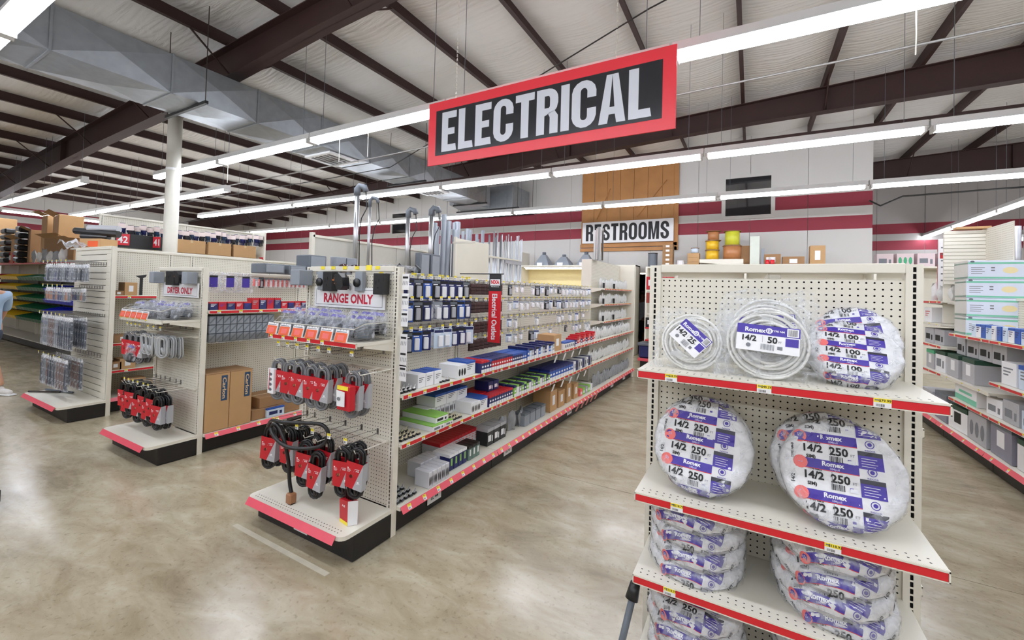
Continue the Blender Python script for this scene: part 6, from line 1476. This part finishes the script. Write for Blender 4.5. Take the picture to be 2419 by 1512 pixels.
for k in range(15): MB().cbox(-.2, .2, -.012, .012, .5+.046*k, .5+.046*k+.042, .002).build('slat', CREAM, t)
MB().cbox(.2, .26, -.02, .02, -.0, 1.2, .004).build('post', CREAM, t); MB().cbox(-.2, .2, .013, .02, 0, 1.18, .002).build('backing', CREAM2, t); MB().cbox(-.1, .22, -.05, .05, 1.2, 1.23, .004).build('wood_block', CARD, t)
rnd = random.Random(15)
MINT = mat('mint_print', (120, 196, 166), .5); LAMPW = mat('lamp_box_white', (218, 226, 240), .4); LAMPS = mat('lamp_box_side', (206, 204, 198), .45)
for i in range(4):
    t = thing('lamp_carton', 'pale boxed ceiling lamp with mint bands, %s from the bottom of the tall stack' % ordn(i+1), 'carton', (2.38, 6.92+rnd.uniform(-.015, .015), 1.322+.213*i), rnd.uniform(-.04, .04), 'stacked boxed lamps')
    MB().cbox(-.235, .235, -.18, .18, 0, .21, .003).build('box', LAMPW, t)
    m = MB(); f = XZ(-.1806); rect(m, f, -.233, .233, .17, .19, 0); rect(m, f, -.233, .233, .006, .026, 0)
    m.add([f(.1+.06*math.cos(2*PI*k/12), .1+.035*math.sin(2*PI*k/12)) for k in range(12)], [list(range(12))], 1); m.add([f(-.2+.018*math.cos(2*PI*k/10), .196+.012*math.sin(2*PI*k/10)) for k in range(10)], [list(range(10))], 2)
    for q in range(2): rect(m, f, -.05, -.02, .09+.03*q, .105+.03*q, 3)
    for q in range(4): rect(m, f, -.21, -.12+.02*(q % 2), .06+.022*q, .066+.022*q, 3)
    m.build('front_print', [MINT, mat('warm_glow_print', (236, 220, 170), .5), GREYD, GREYINK], t)
    m = MB(); fx = lambda u, v: (-.2356, u, v); rect(m, fx, -.178, .178, .0, .21, 1); rect(m, fx, -.178, .178, .17, .188, 0); rect(m, fx, -.178, .178, .006, .026, 0); m.build('side_print', [MINT, LAMPS], t)
def rb(x, z, w_, d_, h_, body, topm, front, desc, where, kind=0, y=-.3, cat='carton', n=[0]):
    key = (desc, where); cn[key] = cn.get(key, 0)+1
    carton(w_, d_, h_, body, topm, front, '%s on the %s, %s from far end' % (desc, where, ordn(cn[key])), FR_(x, y, z), -PI/2+rnd.uniform(-.06, .06), '%ss on the %s' % (desc, where), cat, kind)
GB = mat('grey_box', (176, 176, 180), .5, var=.06)
for i in range(2): rb(.2+.35*i, 1.132, .28, .3, .2, GB, None, INK, 'grey lamp box', 'far right second shelf', 0)
rb(.15, 1.412, .3, .3, .2, WHITE, None, REDP, 'white lamp box with red line', 'far right upper shelf', 3)
rb(.25, .787, .3, .3, .25, GB, GREEN, WHITE, 'white green lamp box', 'far right third shelf', 4); rb(.6, .787, .3, .3, .27, WHITE, mat('dark_green', (30, 66, 50), .5), GREYINK, 'dark green topped lamp box', 'far right third shelf', 0)
for i in range(2): rb(1.0+.42*i, .787, .34, .3, .27, GB, mat('dark_green'), WHITE, 'dark green topped lamp box', 'far right third shelf', 4)
for i in range(4): rb(1.0+.3*i, 1.0 if False else .787+.275, .26, .26, .2, GB, None, INK, 'boxed fixture', 'far right lower boxes', 0, -.25)
rb(1.35, .557, .62, .3, .2, WHITE, None, MINT, 'long mint banded lamp box', 'low far right shelf', 2)
for i in range(6): rb(2.0+.32*i, .557, .28, .3, .17+.04*(i % 2), (WHITE, GB, TEALW)[i % 3], None, GREYINK, 'pale lamp box', 'low far right shelf', 0)
for i in range(6): rb(2.25+.3*i, .907, .26, .28, .22, (WHITE, TEALW)[i % 2], BLUE if i % 2 else None, GREYINK, 'white and blue lamp box', 'middle far right shelf', 3)
for i in range(10): rb(1.6+.11*i, 1.322, .09, .1, .14, (TEALW, WHITE, BLUE)[i % 3], BLUE if i % 2 else None, NAVY, 'clear blue bulb pack', 'far right lamp shelf', 3, -.42)
for i in range(10): rb(2.75+.11*i, 1.322, .09, .1, .16, (SILVER, WHITE)[i % 2], ORANGE, ORANGE, 'orange bulb pack', 'far right lamp shelf', 2, -.42)
for i in range(9): rb(.2+.5*i, .192, .44, .34, (.3, .34, .28)[i % 3], (GB, mat('grey_violet', (132, 130, 144), .5), WHITE)[i % 3], (None, GREYD, mat('dark_green'))[i % 3], (GREYINK, WHITE, INK)[i % 3], 'large lamp carton', 'far right base deck', (1, 4, 4)[i % 3])
for i in range(3): rb(.3+.42*i, .495, .3, .3, .04, WHITE, None, None, 'flat pale carton lid', 'far right base stack') if False else None
t = thing('tall_carton', 'tall white printed carton with a red side on the far right gondola', 'carton', (2.42, 8.0, 2.007), -.25); MB().cbox(-.17, .17, -.1, .1, -.3, .55, .004).build('box', WHITE, t); m = MB(); fx = lambda u, v: (-.1706, u, v); rect(m, fx, -.1, .1, -.3, .55, 0); rect(m, fx, -.1, .1, .3, .38, 2); rect(m, fx, -.1, .1, .2, .28, 1); m.build('side_print', [REDP, BLUE, WHITE], t)
m = MB(); f = XZ(-.1006); [rect(m, f, -.14, .12-.05*(k % 2), .42-.09*k, .44-.09*k, 0) for k in range(9)]; rect(m, f, -.15, -.05, .28, .36, 1); m.build('front_print', [GREYINK, REDP], t)
for i in range(4): pouch(FR_(.15+.16*i, -.35, 1.707), 'clear bagged lamp part on the upper far right shelf, %s along' % ordn(i+1), 'bagged lamp parts', i, False, .4*i, 1.4)
for i in range(5):
    o = MB().lathe([(.05+.004*(k % 2), .055*k) for k in range(9)], 10).build('foil_duct', mat('foil', (196, 196, 200), .3, metal=.8), None, True); o.location = (2.95+.12*i, 7.9, 2.25)
    tag(o, 'ribbed foil duct tube standing behind the far right gondola, %s along' % ordn(i+1), 'duct tube', 'foil duct tubes')
top_item('rail_stand', 'cream slotted rail stand holding the foil duct tubes', 'rack', (3.2, 7.95, 0), [('post', MB().cbox(.3, .36, .1, .15, 0, 2.6, .003), WHITEM), ('rail', MB().cbox(-.4, 1.5, .0, .04, 2.2, 2.25, .003), CREAM), ('shelf', MB().cbox(-.4, .5, -.15, .1, 2.19, 2.215, .003), CREAM), ('post', MB().cbox(-.4, -.35, .1, .15, 0, 2.3, .003), WHITEM)])
FK = thing('far_shelving', 'pale shelving with pink and white boxed stock before the far grey wall', 'shelving', (3.2, 13.3, 0)); MB().cbox(-.7, 1.4, -.3, .3, 2.46, 2.5, .004).build('shelf', CREAM, FK); MB().cbox(-.7, -.65, -.3, .3, 0, 2.46, .004).build('side_panel', CREAM, FK); MB().cbox(1.35, 1.4, -.3, .3, 0, 2.46, .004).build('side_panel', CREAM, FK); MB().box(-.65, 1.35, .25, .3, 0, 2.46).build('back_board', CREAM2, FK)
for i in range(4): carton(.3, .3, .3, mat('pink_white', (226, 206, 208), .5), None, (GREYINK, GREEN)[i % 2], 'pinkish white boxed fixture on the pale far shelving, %s along' % ordn(i+1), (2.75+.36*i, 13.2, 2.501), 0, 'pinkish boxes on the far shelving', 'carton', (0, 1)[i % 2])
# black edge of a cart at the near left
t = thing('cart_bumper', 'black rounded cart corner at the lower left edge', 'cart', (-4.62, .74, 0)); MB().cbox(-.6, .0, -.16, .16, .0, .2, .07).build('body', BLACKP, t); MB().cbox(-.58, -.02, -.14, .14, .2, .22, .01).build('rim', GREYD, t)
MB().cyl((-.2, 0, .25), (-.4, 0, .9), .02, 8).build('handle', GREYD, t)
# ================================================================== people
SKIN = mat('skin', (204, 152, 122), .55, var=.06); SKIN2 = mat('skin_dark', (104, 70, 54), .55, var=.06)
def skin(name, verts, edges, mt, parent, sub=2):
    me = bpy.data.meshes.new(name); me.from_pydata([v[:3] for v in verts], edges, []); o = link(name, me, parent); me.materials.append(mt)
    s_ = o.modifiers.new('skin', 'SKIN'); s_.use_smooth_shade = True
    lay = me.skin_vertices[0].data
    for i, v in enumerate(verts): lay[i].radius = (v[3], v[4] if len(v) > 4 else v[3])
    lay[0].use_root = True
    o.modifiers.new('sub', 'SUBSURF').levels = sub; o.modifiers['sub'].render_levels = sub
    return o
def person(label, loc, rz, sk, shirt, shorts, shoe, hair, step=.22, bend=0.0, arm=.2):
    """adult 1.76 m tall, facing local -Y, mid stride"""
    t = thing('person', label, 'person', loc, rz)
    P = 0.93; lean_ = bend
    def up_(z): return -lean_*max(0, z-P)
    # body: pelvis root, spine, neck, head, arms and legs as one skin
    V = [(0, 0, P, .125, .10), (0, up_(1.1), 1.1, .115, .09), (0, up_(1.28), 1.28, .135, .1), (0, up_(1.42), 1.42, .10, .085), (0, up_(1.50), 1.50, .052, .055), (0, up_(1.55)-.01, 1.56, .058, .07), (0, up_(1.62)-.02, 1.635, .074, .092), (0, up_(1.7)-.015, 1.71, .068, .085), (0, up_(1.7), 1.75, .03, .04)]
    E_ = [(i, i+1) for i in range(8)]
    def chain(src, pts):
        a = src
        for p in pts: V.append(p); E_.append((a, len(V)-1)); a = len(V)-1
        return a
    hands = []
    for s_, sw in ((-1, arm), (1, -arm)):
        y = up_(1.4)
        a = chain(3, [(s_*.17, y, 1.40, .062), (s_*.205, y+.01-sw*.15, 1.30, .05), (s_*.225, y+.02-sw*.5, 1.12, .042), (s_*.225, y-.02-sw*1.1, .99, .036), (s_*.222, y-.06-sw*1.6, .87, .026)])
        hx, hy, hz = V[a][:3]; b = chain(a, [(hx, hy-.015, hz-.05, .024, .036)])
        for k in range(4): chain(b, [(hx-s_*.005, hy-.045+.022*k, hz-.095-.008*(k in (1, 2)), .0095), (hx-s_*.012, hy-.047+.022*k, hz-.125-.012*(k in (1, 2)), .0088), (hx-s_*.024, hy-.044+.02*k, hz-.15-.012*(k in (1, 2)), .0078)])
        chain(a, [(hx-s_*.012, hy-.05, hz-.045, .012), (hx-s_*.022, hy-.066, hz-.08, .01), (hx-s_*.028, hy-.064, hz-.105, .0085)])
    feet = []
    for s_, sw in ((-1, -step), (1, step)):
        back = max(0, sw)
        a = chain(0, [(s_*.095, .01, .86, .098), (s_*.1, sw*.35-.02, .68, .08), (s_*.1, sw*.55-.04, .49, .062), (s_*.1, sw*.8, .34, .058), (s_*.1, sw*1.1+.02, .12+back*.15, .038)])
        fx, fy, fz = V[a][:3]; feet.append((fx, fy, fz, back))
    skin('body', V, E_, sk, t)
    y3 = up_(1.4)
    SV = [(0, 0, .83, .16, .125), (0, 0, .9, .168, .13), (0, up_(1.1), 1.1, .15, .12), (0, up_(1.28), 1.28, .165, .125), (0, y3, 1.41, .13, .1)]; SE = [(0, 1), (1, 2), (2, 3), (3, 4)]
    for s_, sw in ((-1, arm), (1, -arm)):
        k = len(SV); SV += [(s_*.175, y3, 1.40, .08), (s_*.208, y3+.01-sw*.15, 1.29, .072), (s_*.225, y3+.018-sw*.42, 1.15, .07)]; SE += [(4, k), (k, k+1), (k+1, k+2)]
    skin('shirt', SV, SE, shirt, t)
    HV = [(0, 0, .96, .155, .12), (0, 0, .84, .16, .13)]; HE = [(0, 1)]
    for s_, sw in ((-1, -step), (1, step)):
        k = len(HV); HV += [(s_*.1, sw*.15, .74, .118), (s_*.105, sw*.42-.03, .6, .1), (s_*.105, sw*.55-.04, .5, .095)]; HE += [(1, k), (k, k+1), (k+1, k+2)]
    skin('shorts', HV, HE, shorts, t)
    for fx, fy, fz, back in feet:
        sh = skin('shoe', [(fx, fy+.01, fz+.0, .046), (fx, fy+.03, max(.055, fz-.06), .05), (fx, fy-.06, max(.05, fz-.07-back*.1), .046), (fx, fy-.15, .042, .045), (fx, fy-.2, .034, .032)], [(0, 1), (1, 2), (2, 3), (3, 4)], shoe, t)
        MB().cbox(fx-.047, fx+.047, fy-.235, fy+.075, .002, .022, .01).build('sole', WHITE, sh) if back < .05 else None
    yh = up_(1.65)-.02
    skin('hair', [(0, yh+.03, 1.66, .08), (0, yh+.02, 1.73, .08), (0, yh-.03, 1.755, .07)], [(0, 1), (1, 2)], hair, t)
    for s_ in (-1, 1):
        MB().cyl((s_*.03, yh-.088, 1.645), (s_*.03, yh-.096, 1.645), .011, 8).build('eye', INK, t)
        MB().tube([(s_*.076, yh+.005, 1.66), (s_*.084, yh+.012, 1.64), (s_*.077, yh+.005, 1.615)], .011, 6).build('ear', sk, t, True)
    MB().tube([(0, yh-.09, 1.645), (0, yh-.112, 1.615), (0, yh-.09, 1.607)], .011, 6).build('nose', sk, t, True); MB().tube([(-.025, yh-.085, 1.578), (0, yh-.093, 1.576), (.025, yh-.085, 1.578)], .006, 5).build('mouth', SALMON, t, True)
    return t
person('person in a pale blue shirt, dark denim shorts and white sneakers walking past the tools', (-9.78, 1.66, 0), PI*.6, SKIN, mat('pale_blue_cotton', (168, 192, 220), .85), mat('denim', (58, 66, 84), .85, var=.15), mat('sneaker', (226, 222, 218), .5), mat('brown_hair', (70, 52, 40), .7), .5, .06, .22)
person('person in a grey shirt and black shorts standing in the dark corridor opening', (-2.98, 13.45, 0), PI*.85, SKIN2, mat('grey_cotton', (150, 154, 162), .85), mat('black_cotton', (26, 26, 30), .9), mat('dark_shoe', (60, 60, 64), .5), mat('black_hair', (24, 20, 18), .7), .06, .12, .05)
